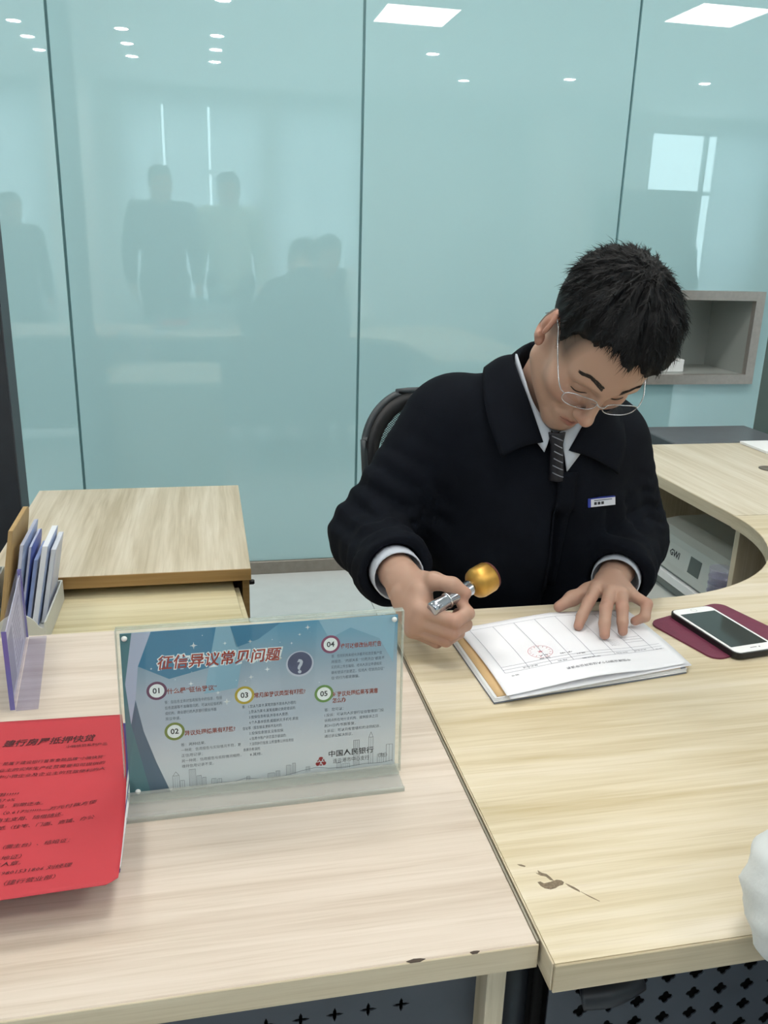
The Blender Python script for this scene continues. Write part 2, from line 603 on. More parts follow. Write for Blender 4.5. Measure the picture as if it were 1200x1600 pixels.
# ------------------------------------------------------------------ ceiling lamps
m_lamp_frame = mat('white lamp frame', '#e8e8e6', 0.5)
m_diffuser = emit('panel diffuser', '#fffaf2', PANEL_W)
m_spot = emit('downlight lens', '#ffffff', SPOT_W)
panels = [(-1.25, 2.05, 'over the side cabinet and left glass panels'), (0.45, 2.05, 'above the clerk'), (2.15, 2.05, 'over the return desk'),
          (0.40, 0.80, 'added over the two desks to brighten their fronts'), (-1.25, -0.55, 'in the hall left of the counter'),  # the desk panel is an added, unseen lamp that brightens the desk fronts
          (1.68, -0.52, 'in the hall in front of the right desk'), (3.80, 0.20, 'mirrored at the top right of the glass wall'),
          (-3.2, -2.6, 'deep in the hall on the left'), (6.6, -1.2, 'deep in the hall on the right')]
for (x, y, w_) in panels:
    t = thing('ceiling_panel_light', 'square white ceiling panel light ' + w_, 'ceiling light', (x, y, CEIL), 'square ceiling panel lights')
    hw = 0.3
    b = MB()
    for lo, hi in (((-hw, -hw), (hw, -hw + .02)), ((-hw, hw - .02), (hw, hw)), ((-hw, -hw + .02), (-hw + .02, hw - .02)), ((hw - .02, -hw + .02), (hw, hw - .02))):
        b.box((x + lo[0], y + lo[1], CEIL - 0.012), (x + hi[0], y + hi[1], CEIL - 0.0005))
    b.build('frame', m_lamp_frame, t)
    MB().box((x - hw + .02, y - hw + .02, CEIL - 0.009), (x + hw - .02, y + hw - .02, CEIL - 0.0005)).build('diffuser', m_diffuser, t)
spots = []
for ci, x in enumerate((-1.46, -0.60, 0.20)):
    for ri, y in enumerate((-1.77, -2.37, -2.97)):
        spots.append((x, y, '%s in the %s row of three mirrored at the left' % (('nearest', 'middle', 'farthest')[ri], ('left', 'middle', 'right')[ci])))
spots += [(0.22, -0.55, 'alone at the top edge of the glass reflection'), (2.16, -1.85, 'mirrored high right of the middle seam'), (2.82, -3.05, 'mirrored above the reflected white rectangle'),
          (3.83, -2.58, 'mirrored left of the right seam'), (5.22, -2.30, 'mirrored over the far windows at the right')]
for (x, y, w_) in spots:
    t = thing('downlight', 'small round ceiling downlight, ' + w_, 'ceiling light', (x, y, CEIL), 'round ceiling downlights')
    MB().lathe([(0.075, -0.0005), (0.075, -0.008), (0.058, -0.010), (0.058, -0.0006)], (x, y, CEIL), n=20).build('trim_ring', m_lamp_frame, t, True)
    MB().lathe([(0.057, -0.0008), (0.057, -0.007), (0.04, -0.0085)], (x, y, CEIL), n=20).build('lens', m_spot, t)

# ================================================================== DESKS AND CABINETS
w_left = wood('pinkish pale laminate', '#dbcfc3', '#d2c5b7', '#c4b5a5', 'x', 1.3, bands=0.7)
w_right = wood('yellowish pale laminate', '#e2d8c6', '#d5c9ae', '#c0b08c', 'x', 4.1, bands=0.9)
w_return = wood('grey beige laminate', '#e0d8c8', '#d4cab6', '#c3b79f', 'y', 2.2)
w_cab = wood('greyish oak laminate', '#ddd3c1', '#cdc1ab', '#b5a78d', 'y', 7.7)
w_ped = wood('greenish oak laminate', '#ded6b8', '#d2c8a6', '#bdb088', 'x', 9.1)
w_edge = wood('desk edging laminate', '#d8ccb4', '#cbbda2', '#b8a98c', 'x', 3.0)
w_edge_y = wood('desk side edging laminate', '#d8ccb4', '#cbbda2', '#b8a98c', 'y', 3.0)
w_brown = wood('brown edge laminate', '#a98a5c', '#98794c', '#84683e', 'x', 5.0)
w_leg = wood('upright laminate panel', '#e2d8c4', '#d4c8b0', '#bfb194', 'z', 6.0)
m_steel_dark = mat('blue grey sheet steel', '#474e58', 0.45, metal=0.2, noise=(25, 0.05))
m_steel_black = mat('black steel post', '#2c3037', 0.4, metal=0.2)
m_void = mat('black shade and cable tube', '#0b0c0e', 0.9)  # near-black, stands in for shade behind the panels; also colours the cable tube
m_chip = mat('bare chipboard', '#7d6f5c', 0.9, noise=(400, 0.3))
m_dirt = mat('dark edge chip', '#4a4038', 0.9)
m_seamstrip = mat('aluminium edge strip', '#9c9788', 0.4, metal=0.5)

DZ = 0.75
# --- left desk
ld = thing('counter_desk', 'pale wooden counter desk on the left carrying the blue notice stand', 'desk', (-0.4, 0.9, 0))
MB().rbox((-1.3, 0.5605, DZ - 0.025), (0.271, 1.262, DZ), 0.0012, 1).build('desk_top', w_left, ld)
MB().rbox((-1.3, 0.5585, DZ - 0.026), (0.272, 0.5604, DZ - 0.0004), 0.0006, 1).build('front_edging', w_edge, ld)
MB().box((0.2712, 0.562, DZ - 0.025), (0.2732, 1.26, DZ + 0.0003)).build('side_edging', m_seamstrip, ld)
MB().rbox((0.243, 0.600, 0.0), (0.262, 1.24, DZ - 0.0255), 0.001, 1).build('end_panel', w_leg, ld)
MB().rbox((-1.29, 0.600, 0.0), (-1.271, 1.24, DZ - 0.0255), 0.001, 1).build('end_panel', w_leg, ld)
def star4(r, q, n=16):
    pts = []
    for k in range(n):
        a = 2 * math.pi * k / n
        w = abs(math.cos(2 * a)) ** 3
        pts.append(((q + (1 - q) * w) * r * math.cos(a), (q + (1 - q) * w) * r * math.sin(a)))
    return pts
perforated('modesty_panel', 0.1505 - 0.033 * 20, 0.0629, 0.033, 0.0387, 21, 15, 0.63, star4(0.0088, 0.28), m_steel_dark, ld)
MB().box((-0.54, 0.63, 0.6434), (0.243, 0.632, DZ - 0.026)).box((0.1835, 0.6302, 0.0629), (0.243, 0.632, 0.6434)).build('panel_border', m_steel_dark, ld)
MB().box((-0.56, 0.66, 0.05), (0.24, 0.664, DZ - 0.026)).build('shade_backing', m_void, ld)  # black sheet painted as the dark space seen through the star holes
MB().box((-1.27, 0.63, 0.05), (-0.535, 0.632, DZ - 0.026)).build('blank_panel', m_steel_dark, ld)
# edge chips on the front
for (x, w, d) in ((0.160, 0.017, 0.0017), (0.213, 0.009, 0.0009)):
    Print_v = [(x - w / 2, .5606, DZ + .0002), (x - w * .1, .5606 + d, DZ + .0002), (x + w * .25, .5606 + d * .7, DZ + .0002), (x + w / 2, .5606, DZ + .0002), (x + w * .2, .5586, DZ + .0001), (x - w * .3, .5586, DZ + .0001)]
    b = MB(); b.add(Print_v + [(p[0], p[1], p[2] - .0006) for p in Print_v], [(5, 4, 3, 2, 1, 0), (6, 7, 8, 9, 10, 11)] + [(k, (k + 1) % 6, 6 + (k + 1) % 6, 6 + k) for k in range(6)])
    b.build('edge_chip', m_dirt, ld)

# --- right desk with the rounded inner corner
arc = [(0.77 + 0.43 * math.cos(a), 1.69 + 0.43 * math.sin(a)) for a in [math.radians(-90 + 90 * k / 20) for k in range(21)]]
rd = thing('curved_desk', 'pale yellowish wooden desk with rounded inner corner, the clerk works on it', 'desk', (0.9, 0.9, 0))
outer = [(0.2775, 0.536), (1.80, 0.536), (1.80, 1.684)] + [(1.2, 1.684)] + list(reversed(arc[:-1])) + [(0.2775, 1.262)]
MB().prism(outer, DZ - 0.030, DZ).build('desk_top', w_right, rd)
MB().rbox((0.2768, 0.5335, DZ - 0.0305), (1.80, 0.5359, DZ - 0.0004), 0.0008, 1).build('front_edging', w_edge, rd)
MB().rbox((0.2755, 0.5365, DZ - 0.0303), (0.2774, 1.26, DZ - 0.0005), 0.0006, 1).build('side_edging', w_edge_y, rd)
b = MB()
n_ = len(arc)
b.add([(p[0], p[1], DZ - 0.0303) for p in arc] + [(p[0], p[1], DZ - 0.0003) for p in arc] +
      [(0.77 + (p[0] - 0.77) * 0.9955, 1.69 + (p[1] - 1.69) * 0.9955, DZ - 0.0303) for p in arc] + [(0.77 + (p[0] - 0.77) * 0.9955, 1.69 + (p[1] - 1.69) * 0.9955, DZ - 0.0003) for p in arc],
      [f for k in range(n_ - 1) for f in ((2 * n_ + k, 2 * n_ + k + 1, 3 * n_ + k + 1, 3 * n_ + k), (n_ + k, 3 * n_ + k, 3 * n_ + k + 1, n_ + k + 1), (k, k + 1, 2 * n_ + k + 1, 2 * n_ + k))])
b.build('curved_edging', w_edge_y, rd)
MB().lathe([(0.021, 0.0), (0.021, 0.719)], (0.290, 0.66, 0), n=20).build('post', m_steel_black, rd, True)
MB().lathe([(0.006, 0.0), (0.006, 0.719)], (0.318, 0.646, 0), n=12).build('cable_tube', m_void, rd, True)
def clover(r, n=16):
    return [(r * (0.62 + 0.38 * abs(math.cos(2 * a + 0.0)) ** 1.2) * math.cos(a), r * (0.62 + 0.38 * abs(math.cos(2 * a)) ** 1.2) * math.sin(a)) for a in [2 * math.pi * k / n for k in range(n)]]
perforated('modesty_panel', 0.467 - 0.032 * 4, 0.0635, 0.032, 0.027, 40, 23, 0.62, clover(0.0085), m_steel_dark, rd)
MB().box((0.318, 0.62, 0.06), (0.339, 0.622, DZ - 0.031)).box((0.318, 0.62, 0.6845), (1.62, 0.622, DZ - 0.031)).build('panel_border', m_steel_dark, rd)
MB().box((0.3, 0.655, 0.05), (1.62, 0.659, DZ - 0.031)).build('shade_backing', m_void, rd)  # shade behind the clover openings, put in as a black sheet
MB().tube(catmull([(0.345, 0.604, 0.628), (0.375, 0.598, 0.634), (0.405, 0.604, 0.640)], 6), 0.0125, 12).build('cable_grip', m_steel_black, rd, True)
MB().rbox((1.77, 0.56, 0), (1.79, 1.66, DZ - 0.031), 0.001, 1).build('end_panel', w_leg, rd)
# worn-through spots in the laminate
def blob(name, pts, parent, m_, z=DZ, h=0.0002):
    b = MB()
    n = len(pts)
    b.add([(p[0], p[1], z - 0.0005) for p in pts] + [(p[0], p[1], z + h) for p in pts], [tuple(range(n, 2 * n))] + [(k, (k + 1) % n, n + (k + 1) % n, n + k) for k in range(n)])
    return b.build(name, m_, parent)
def from_crop(pts):
    # rough desk coordinates of the worn patch outlines
    return [(0.2985 + (x - 500) * 0.000305 + (165 - y) * -0.00004, 0.6345 - (y - 150) * 0.000375) for x, y in pts]
worn = [[(502, 158), (512, 157), (520, 165), (540, 163), (556, 160), (566, 158), (580, 162), (584, 170), (575, 178), (560, 180), (545, 186), (528, 188), (512, 182), (504, 172)],
        [(516, 125), (524, 128), (528, 116), (534, 126), (548, 134), (553, 146), (556, 160), (546, 156), (540, 142), (526, 136)],
        [(586, 174), (594, 180), (606, 192), (614, 204), (612, 210), (600, 198), (590, 186)],
        [(476, 86), (488, 88), (499, 96), (494, 98), (482, 93)],
        [(614, 208), (634, 228), (652, 248), (650, 249), (630, 230)]]
for k, w in enumerate(worn):
    blob('worn_patch', from_crop(w), rd, m_chip)

# --- return desk towards the glass wall
rt = thing('return_desk', 'greyish wooden return desk running back to the grey cabinet', 'desk', (1.5, 2.0, 0))
MB().prism([(1.202, 1.6865), (1.80, 1.6865), (1.80, 2.395), (1.202, 2.395)], DZ - 0.030, DZ).build('desk_top', w_return, rt)
MB().rbox((1.200, 1.6865, DZ - 0.0302), (1.2018, 2.395, DZ - 0.0004), 0.0006, 1).build('side_edging', w_edge_y, rt)
MB().rbox((1.222, 1.6875, 0), (1.78, 1.7055, DZ - 0.0305), 0.001, 1).build('divider_panel', w_leg, rt)
MB().rbox((1.222, 2.372, 0), (1.78, 2.39, DZ - 0.0305), 0.001, 1).build('divider_panel', w_leg, rt)
MB().rbox((1.76, 1.706, 0), (1.778, 2.371, DZ - 0.0305), 0.001, 1).build('back_panel', w_leg, rt)
gr = MB().lathe([(0.030, 0.0), (0.030, 0.002), (0.024, 0.003), (0.022, 0.001)], (1.566, 2.077, DZ), n=24).build('cable_grommet', mat('dark grommet', '#6b655c', 0.5), rt, True)

# --- side cabinet at the left, against the glass
CZ = 0.65
sc_ = thing('side_cabinet', 'greyish oak side cabinet with brown front edge in front of the glass', 'cabinet', (-0.19, 2.1, 0))
MB().rbox((-0.464, 1.752, CZ - 0.027), (0.082, 2.415, CZ), 0.0012, 1).build('cabinet_top', w_cab, sc_)
MB().rbox((-0.464, 1.7495, CZ - 0.0272), (0.0825, 1.7518, CZ - 0.0004), 0.0006, 1).build('front_edging', w_brown, sc_)
MB().rbox((0.064, 1.765, 0.0), (0.079, 2.40, CZ - 0.0275), 0.001, 1).build('side_panel', w_brown, sc_)
MB().rbox((-0.456, 1.87, 0.0), (-0.438, 2.40, CZ - 0.0275), 0.001, 1).build('side_panel', w_brown, sc_)
MB().rbox((-0.437, 2.38, 0.0), (0.063, 2.398, CZ - 0.0275), 0.001, 1).build('back_panel', w_brown, sc_)
MB().rbox((-0.437, 2.10, 0.0), (0.063, 2.118, CZ - 0.0275), 0.001, 1).build('inner_panel', w_brown, sc_)
MB().lathe([(0.006, 0.0), (0.006, 0.010), (0.0045, 0.013)], (0.079, 1.80, CZ - 0.052), (1, 0, 0), 12).build('lock', mat('dark lock', '#37373a', 0.4, metal=0.6), sc_, True)

# --- low pedestal pulled out in front of it
pd = thing('low_pedestal', 'low greenish oak pedestal pulled out in front of the side cabinet', 'cabinet', (-0.2, 1.62, 0))
PZ = 0.602
_pr = Matrix.Rotation(math.radians(4.3), 3, 'Z')
def prot(lo, hi, r=0.0012):
    c0 = Vector((0.043, 1.844, 0))
    b = MB().rbox(lo, hi, r, 1)
    b.v = [tuple(c0 + _pr @ (Vector(p) - c0)) for p in b.v]
    return b
prot((-0.56, 1.375, PZ - 0.018), (0.040, 1.842, PZ)).build('pedestal_top', w_ped, pd)
prot((0.0405, 1.365, 0.0), (0.053, 1.790, PZ - 0.012)).build('side_panel', w_ped, pd)
prot((-0.572, 1.365, 0.0), (-0.561, 1.790, PZ - 0.012)).build('side_panel', w_ped, pd)
prot((-0.56, 1.82, 0.0), (0.040, 1.836, PZ - 0.019)).build('back_panel', w_ped, pd)
prot((-0.56, 1.365, 0.0), (0.040, 1.38, PZ - 0.019)).build('front_panel', w_ped, pd)

# --- grey steel cabinet behind the return desk
m_grey_top = mat('dark grey cabinet enamel', '#5d6167', 0.35, noise=(20, 0.05))
m_grey_dark = mat('charcoal cabinet frame', '#41444a', 0.45)
m_grey_in = mat('mid grey cabinet side', '#83878a', 0.5)
gc = thing('grey_cabinet', 'low dark grey cabinet behind the end of the return desk', 'cabinet', (1.65, 2.53, 0))
MB().rbox((1.452, 2.405, DZ - 0.018), (1.862, 2.645, DZ + 0.002), 0.005, 2).build('cabinet_top', m_grey_top, gc)
MB().rbox((1.447, 2.402, 0), (1.4515, 2.425, DZ), 0.001, 1).rbox((1.447, 2.625, 0), (1.4515, 2.648, DZ), 0.001, 1).rbox((1.447, 2.425, DZ - .03), (1.4515, 2.625, DZ), 0.001, 1).build('side_frame', m_grey_dark, gc)
MB().box((1.453, 2.407, 0), (1.86, 2.643, DZ - 0.019)).build('body', m_grey_in, gc)
# --- machine at the right edge
eq = thing('service_machine', 'greenish grey floor-standing machine at the right edge beside the grey cabinet', 'machine', (2.08, 2.6, 0))
m_machine = mat('green grey machine enamel', '#5e6a66', 0.5, noise=(15, 0.04))
MB().rbox((1.935, 2.47, 0), (2.36, 2.70, 1.60), 0.006, 2).build('body', m_machine, eq)
MB().rbox((1.955, 2.4635, 0.80), (2.34, 2.4695, 0.86), 0.002, 1).build('panel', mat('machine panel', '#4c5653', 0.4), eq)
MB().rbox((1.96, 2.4635, 0.885), (2.33, 2.4695, 1.08), 0.002, 1).build('screen', mat('machine screen', '#1e2322', 0.15), eq)

# --- steel transfer tray in the glass wall
m_brush = mat('brushed stainless steel', '#b0a9a4', 0.35, metal=0.45, noise=(60, 0.06))
m_tray = mat('steel tray inside', '#b6bbb8', 0.4, metal=0.15)
tt = thing('transfer_tray', 'brushed steel pass-through tray set into the glass wall behind the clerk', 'transfer tray', (2.05, WALL_Y, 0.79))
fx0, fx1, fz0, fz1 = 1.762, 2.337, 0.787, 1.177
b = MB()
o_ = [(fx0, fz0), (fx1, fz0), (fx1, fz1), (fx0, fz1)]
i_ = [(SLOT[0] + .003, SLOT[2] + .003), (SLOT[1] - .003, SLOT[2] + .003), (SLOT[1] - .003, SLOT[3] - .003), (SLOT[0] + .003, SLOT[3] - .003)]
ya, yb = WALL_Y - 0.028, WALL_Y - 0.001
for k, nm in enumerate(('frame_rail', 'frame_rail', 'frame_rail', 'frame_rail')):
    l = (k + 1) % 4
    q = [o_[k], o_[l], i_[l], i_[k]]
    MB().add([(p[0], ya, p[1]) for p in q] + [(p[0], yb, p[1]) for p in q], [(0, 1, 2, 3), (7, 6, 5, 4), (0, 4, 5, 1), (1, 5, 6, 2), (2, 6, 7, 3), (3, 7, 4, 0)]).build(nm, m_brush, tt)
x0, x1, z0, z1 = SLOT[0] + .002, SLOT[1] - .002, SLOT[2] + .002, SLOT[3] - .002
yk = WALL_Y + 0.30
bb = MB()
bb.box((x0, WALL_Y - .02, z0 - .0015), (x1, yk, z0)).box((x0, WALL_Y - .02, z1), (x1, yk, z1 + .0015)).box((x0 - .0015, WALL_Y - .02, z0), (x0, yk, z1)).box((x1, WALL_Y - .02, z0), (x1 + .0015, yk, z1)).box((x0, yk, z0), (x1, yk + .002, z1))
bb.build('recess_box', m_tray, tt)
tag(MB().rbox((1.93, WALL_Y + .05, z0 + .001), (2.045, WALL_Y + .13, z0 + .055), 0.002, 1).build('paper_bundle', mat('white paper', '#f1f2f4', 0.6)), 'small white paper bundle inside the steel tray', 'paper')

# ================================================================== THINGS ON THE DESKS
m_paper = mat('white paper', '#f1f2f4', 0.6)
m_form = mat('white form paper', '#eef0f6', 0.6)
m_ink = mat('black ink', '#2c2e36', 0.7)
m_grey_ink = mat('grey print ink', '#555a68', 0.7)
m_faint_ink = mat('pale grey ruling', '#8a90a0', 0.7)
m_acrylic = clear('clear acrylic', '#fbfdfc', 0.02, 0.02, 0.5)
m_acrylic_edge = clear('frosty acrylic edge', '#f2f4f1', 0.06, 0.1, 0.3, 0.22, '#eceee9')

# ---------- blue notice in an acrylic stand
SX0, SX1, SY, SZ = -0.100, 0.205, 0.822, 0.754
TILT = math.radians(3.0)
sn = thing('notice_stand', 'clear acrylic stand with a blue printed notice on the left desk', 'notice stand', (0.05, 0.82, 0.75))
SKEW = 0.007
SH = 0.199
def sfn(x, y, lift=0.0):
    # x, y in metres from the lower-left corner of the insert, lift towards the viewer
    Y = SY + SKEW * x / 0.305 + y * math.sin(TILT) - lift * math.cos(TILT)
    return (SX0 + x, Y, SZ + y * math.cos(TILT) + lift * math.sin(TILT))
def slab(x0, y0, x1, y1, l0, l1):
    b = MB()
    v = [sfn(x, y, l) for l in (l0, l1) for (x, y) in ((x0, y0), (x1, y0), (x1, y1), (x0, y1))]
    return b.add(v, [(0, 3, 2, 1), (4, 5, 6, 7), (0, 1, 5, 4), (1, 2, 6, 5), (2, 3, 7, 6), (3, 0, 4, 7)])
SW = 0.305
slab(0, 0, SW, SH, 0.0014, 0.0036).build('front_sheet', m_acrylic, sn)
slab(0, 0, SW, SH + 0.001, -0.0036, -0.0014).build('back_sheet', m_acrylic, sn)
for q in (((0, SH - .0012), (SW, SH)), ((-.0006, 0), (.0006, SH - .0013)), ((SW - .0006, 0), (SW + .0006, SH - .0013))):
    for l in ((0.0014, 0.0037), (-0.0037, -0.0014)):
        slab(q[0][0], q[0][1], q[1][0], q[1][1], *l).build('sheet_edge', m_acrylic_edge, sn)
# foot: clear slab with a raised rib
ft = MB()
def foot(x0, x1, ya, yb, za, zb):
    k = SKEW / 0.305
    v = [(SX0 + x, SY + k * x + y, z) for z in (za, zb) for (x, y) in ((x0, ya), (x1, ya), (x1, yb), (x0, yb))]
    return MB().add(v, [(0, 3, 2, 1), (4, 5, 6, 7), (0, 1, 5, 4), (1, 2, 6, 5), (2, 3, 7, 6), (3, 0, 4, 7)])
m_foot = clear('milky acrylic foot', '#f4f5f4', 0.04, 0.08, 0.3, 0.22)
foot(0.002, SW - 0.002, -0.036, 0.036, 0.7502, 0.7532).build('foot_plate', m_foot, sn)
foot(0.002, SW - 0.002, -0.037, -0.0345, 0.7502, 0.7556).build('foot_lip', m_acrylic_edge, sn)
foot(0.002, SW - 0.002, -0.0075, -0.0042, 0.7534, 0.765).build('foot_rib', m_acrylic_edge, sn)

# printed insert
def insert_mat():
    m = bpy.data.materials.new('blue notice print')
    m.use_nodes = True
    nt = m.node_tree
    b = nt.nodes['Principled BSDF']
    b.inputs['Roughness'].default_value = 0.45
    tc = nt.nodes.new('ShaderNodeTexCoord')
    sp = nt.nodes.new('ShaderNodeSeparateXYZ')
    nt.links.new(tc.outputs['Object'], sp.inputs[0])
    mr = nt.nodes.new('ShaderNodeMapRange')
    mr.inputs[1].default_value = SZ
    mr.inputs[2].default_value = SZ + SH
    nt.links.new(sp.outputs[2], mr.inputs[0])
    r = nt.nodes.new('ShaderNodeValToRGB')
    e = r.color_ramp.elements
    e[0].position, e[0].color = 0.0, lin('#e0e2e8')
    e[1].position, e[1].color = 1.0, lin('#5d9cc0')
    for p, c in ((0.22, '#d8dbe4'), (0.42, '#b9c4d5'), (0.62, '#b1bdce'), (0.76, '#94abc0'), (0.88, '#7ba6c2')):
        k = e.new(p)
        k.color = lin(c)
    nt.links.new(mr.outputs[0], r.inputs['Fac'])
    nt.links.new(r.outputs['Color'], b.inputs['Base Color'])
    return m
IX0, IY0, IX1, IY1 = 0.004, 0.004, SW - 0.006, SH - 0.006
ins = slab(IX0, IY0, IX1, IY1, -0.0004, 0.0004).build('notice_sheet', insert_mat(), sn)
W_, H_ = IX1 - IX0, IY1 - IY0
# helper: print coordinates as fractions of the sheet as seen in the crop (u right, v down)
def U(u): return IX0 + u * W_
def V(v): return IY0 + (1 - v) * H_
def pfn(x, y, l): return sfn(x, y, 0.00042 + l)
def P_(c, build_name, fill):
    fill(c)
    return c
band = Print()
band.poly([(U(0.0), V(0.0)), (U(0.0), V(1.0)), (U(0.075), V(1.0)), (U(0.02), V(0.55)), (U(0.008), V(0.3)), (U(0.04), V(0.0))][::-1][::-1], 0.00001)
band.build('teal_band', pfn, mat('teal print', '#5d8590', 0.45), ins)
band = Print()
band.poly([(U(0.075), V(1.0)), (U(0.145), V(1.0)), (U(0.10), V(0.80)), (U(0.062), V(0.60)), (U(0.04), V(0.40)), (U(0.02), V(0.55))], 0.00001)
band.build('slate_band', pfn, mat('slate print', '#5f7389', 0.45), ins)
band = Print()
band.poly([(U(0.04), V(0.0)), (U(0.008), V(0.3)), (U(0.02), V(0.55)), (U(0.04), V(0.40)), (U(0.055), V(0.2)), (U(0.105), V(0.0))], 0.00001)
band.build('pale_band', pfn, mat('pale lilac print', '#bcc3dc', 0.45), ins)
sky = Print()
sky.poly([(U(0.105), V(0.0)), (U(0.055), V(0.2)), (U(0.16), V(0.29)), (U(0.30), V(0.24)), (U(0.33), V(0.0))], 0.00001)
sky.build('deep_blue_print', pfn, mat('deep blue print', '#4c84a8', 0.45), ins)
sky = Print()
sky.poly([(U(0.38), V(0.0)), (U(0.40), V(0.13)), (U(0.48), V(0.09)), (U(0.56), V(0.0))], 0.00001)
sky.build('deep_blue_print', pfn, mat('deep blue print', '#4c84a8', 0.45), ins)
ray = Print()
ray.poly([(U(0.70), V(0.0)), (U(0.74), V(0.12)), (U(0.82), V(0.06)), (U(0.93), V(0.14)), (U(0.985), V(0.30)), (U(0.99), V(0.0))], 0.00001)
ray.build('light_ray_print', pfn, mat('pale blue ray print', '#93b9d0', 0.45), ins)
ray = Print()
ray.poly([(U(0.33), V(0.0)), (U(0.30), V(0.24)), (U(0.28), V(0.40)), (U(0.40), V(0.38)), (U(0.42), V(0.2)), (U(0.38), V(0.0))], 0.00001)
ray.build('light_ray_print', pfn, mat('pale blue ray print', '#93b9d0', 0.45), ins)
spk = Print()
rs = random.Random(3)
for (u, v, r_) in ((0.25, 0.10, 4.2), (0.285, 0.17, 4.4), (0.18, 0.16, 3.0), (0.36, 0.10, 2.4), (0.45, 0.10, 2.6), (0.235, 0.33, 3.0), (0.18, 0.37, 2.4), (0.51, 0.28, 3.4), (0.45, 0.32, 3.0), (0.36, 0.46, 4.0), (0.66, 0.04, 3.2), (0.63, 0.08, 2.0), (0.33, 0.40, 2.4), (0.10, 0.22, 1.6), (0.60, 0.13, 1.8), (0.475, 0.22, 2.2)):
    spk.star(U(u), V(v), r_ / 1000, 0.22, 0.00003)
    spk.disc(U(u), V(v), r_ / 2600, 0.00003, 10)
for _ in range(26):
    spk.disc(U(rs.uniform(.08, .75)), V(rs.uniform(.03, .45)), rs.uniform(.0002, .0005), 0.00003, 6)
spk.build('sparkle_print', pfn, mat('white print', '#f4f8fb', 0.45), ins)

title = '征信异议常见问题'
t1 = Print()
t1.text(title, U(0.118), V(0.222), 0.0165, 0.00004, offset=0.0013, shear=0.18, width=0.133, res=2)
t1.build('title_outline', pfn, mat('white print', '#f4f8fb', 0.45), ins)
t1 = Print()
t1.text(title, U(0.122), V(0.222), 0.0165, 0.00007, offset=0.0003, shear=0.18, width=0.130, res=2)
t1.build('title_lettering', pfn, mat('brick red print', '#a8402f', 0.5), ins)
q1 = Print()
q1.disc(U(0.630), V(0.262), 0.0152, 0.00004)
q1.build('badge_rim', pfn, mat('silver print', '#c8ccdc', 0.4), ins)
q1 = Print()
q1.disc(U(0.630), V(0.259), 0.0134, 0.00006)
q1.build('badge_disc', pfn, mat('slate badge print', '#5c5f7c', 0.35), ins)
q1 = Print()
q1.text('?', U(0.630), V(0.318), 0.0225, 0.00009, offset=0.0006, align='CENTER', res=3)
q1.build('question_mark', pfn, mat('silver print', '#c8ccdc', 0.4), ins)
nums = (('01', 0.115, 0.356, '#6e4160'), ('02', 0.170, 0.617, '#7d8c45'), ('03', 0.425, 0.430, '#bda63e'), ('04', 0.745, 0.156, '#8c4668'), ('05', 0.720, 0.465, '#6b9450'))
dk = Print()
for (s_, u, v, c_) in nums:
    wh = Print()
    rg = Print()
    rg.ring(U(u), V(v), 0.0078, 0.0106, 0.00005)
    rg.build('number_ring', pfn, mat('ring print ' + s_, c_, 0.45), ins)
    wh.disc(U(u), V(v), 0.0079, 0.00004)
    wh.build('number_disc', pfn, mat('white print', '#f4f8fb', 0.45), ins)
    dk.text(s_, U(u), V(v) - 0.0028, 0.0086, 0.00008, offset=0.00018, align='CENTER', res=3)
dk.build('number_lettering', pfn, m_ink, ins)
hd = Print()
for (s_, u, v, w) in (('什么是“征信异议”', 0.150, 0.378, 0.052), ('异议处理结果有哪些?', 0.205, 0.648, 0.054), ('常见的异议类型有哪些?', 0.460, 0.450, 0.056), ('谁可以修改信用报告', 0.782, 0.186, 0.046), ('对异议处理结果不满意', 0.752, 0.488, 0.052)):
    hd.text(s_, U(u), V(v), 0.0066, 0.00008, offset=0.00016, width=w)
hd.text('怎么办', U(0.752), V(0.528), 0.0066, 0.00008, offset=0.00016, width=0.0155)
hd.build('heading_lettering', pfn, mat('dark red print', '#96483f', 0.5), ins)
bd = Print()
body = [(0.140, 0.440, ['答：指信息主体对信用报告中的信息，包括', '信息遗漏等不准确等问题，可以向征信机构', '或机构、商业银行的人民银行提出书面', '异议申请。'], 0.060),
        (0.190, 0.715, ['答：两种结果。', '一种是：信用报告与实际情况不符，更', '正信用记录；', '另一种是：信用报告与实际情况相符，', '维持信用记录不变。'], 0.064),
        (0.415, 0.512, ['答：1.您认为某卡,某笔贷款不是本人办理的;', '      2.您认为某卡,某笔逾期记录是错误的;', '      3.担保信息有误,并非本人意愿;', '      4.个人基本信息,婚姻状况,手机号,家庭', '住址等（报告错误,更新不及时的;', '      5.担保信息错误,没有担保;', '      6.信用卡账户状态显示错误的;', '      7.法院执行信息,公积金等公共信用信', '息展示有误的;', '      8.其他。'], 0.070),
        (0.748, 0.240, ['答：任何机构未经允许都无权改变客户信', '用报告。“内部关系”“付费洗白”都是不', '实的网上传言骗局，经本人异议申请核实', '确有错误才能更正。任何人“花钱洗白征”', '信“的行为都是欺骗。'], 0.060),
        (0.722, 0.580, ['答：您可以：', '1.投诉：可以向人民银行征信管理部门投', '诉网点所在地分支机构，接到投诉之日', '起30日内书面答复。', '2.诉讼：可以向有管辖权的法院起诉，', '通过诉讼解决异议。'], 0.068)]
for (u, v, lines, w) in body:
    L0 = max(len(q) for q in lines)
    for k, q in enumerate(lines):
        n_sp = len(q) - len(q.lstrip(' '))
        t_ = q.strip()
        bd.text(t_, U(u) + n_sp * 0.0012, V(v + k * 0.0345), 0.0042, 0.00008, width=w * len(t_) / L0 if len(t_) > 3 else None)
bd.build('body_lettering', pfn, mat('slate body print', '#4a5064', 0.6), ins)
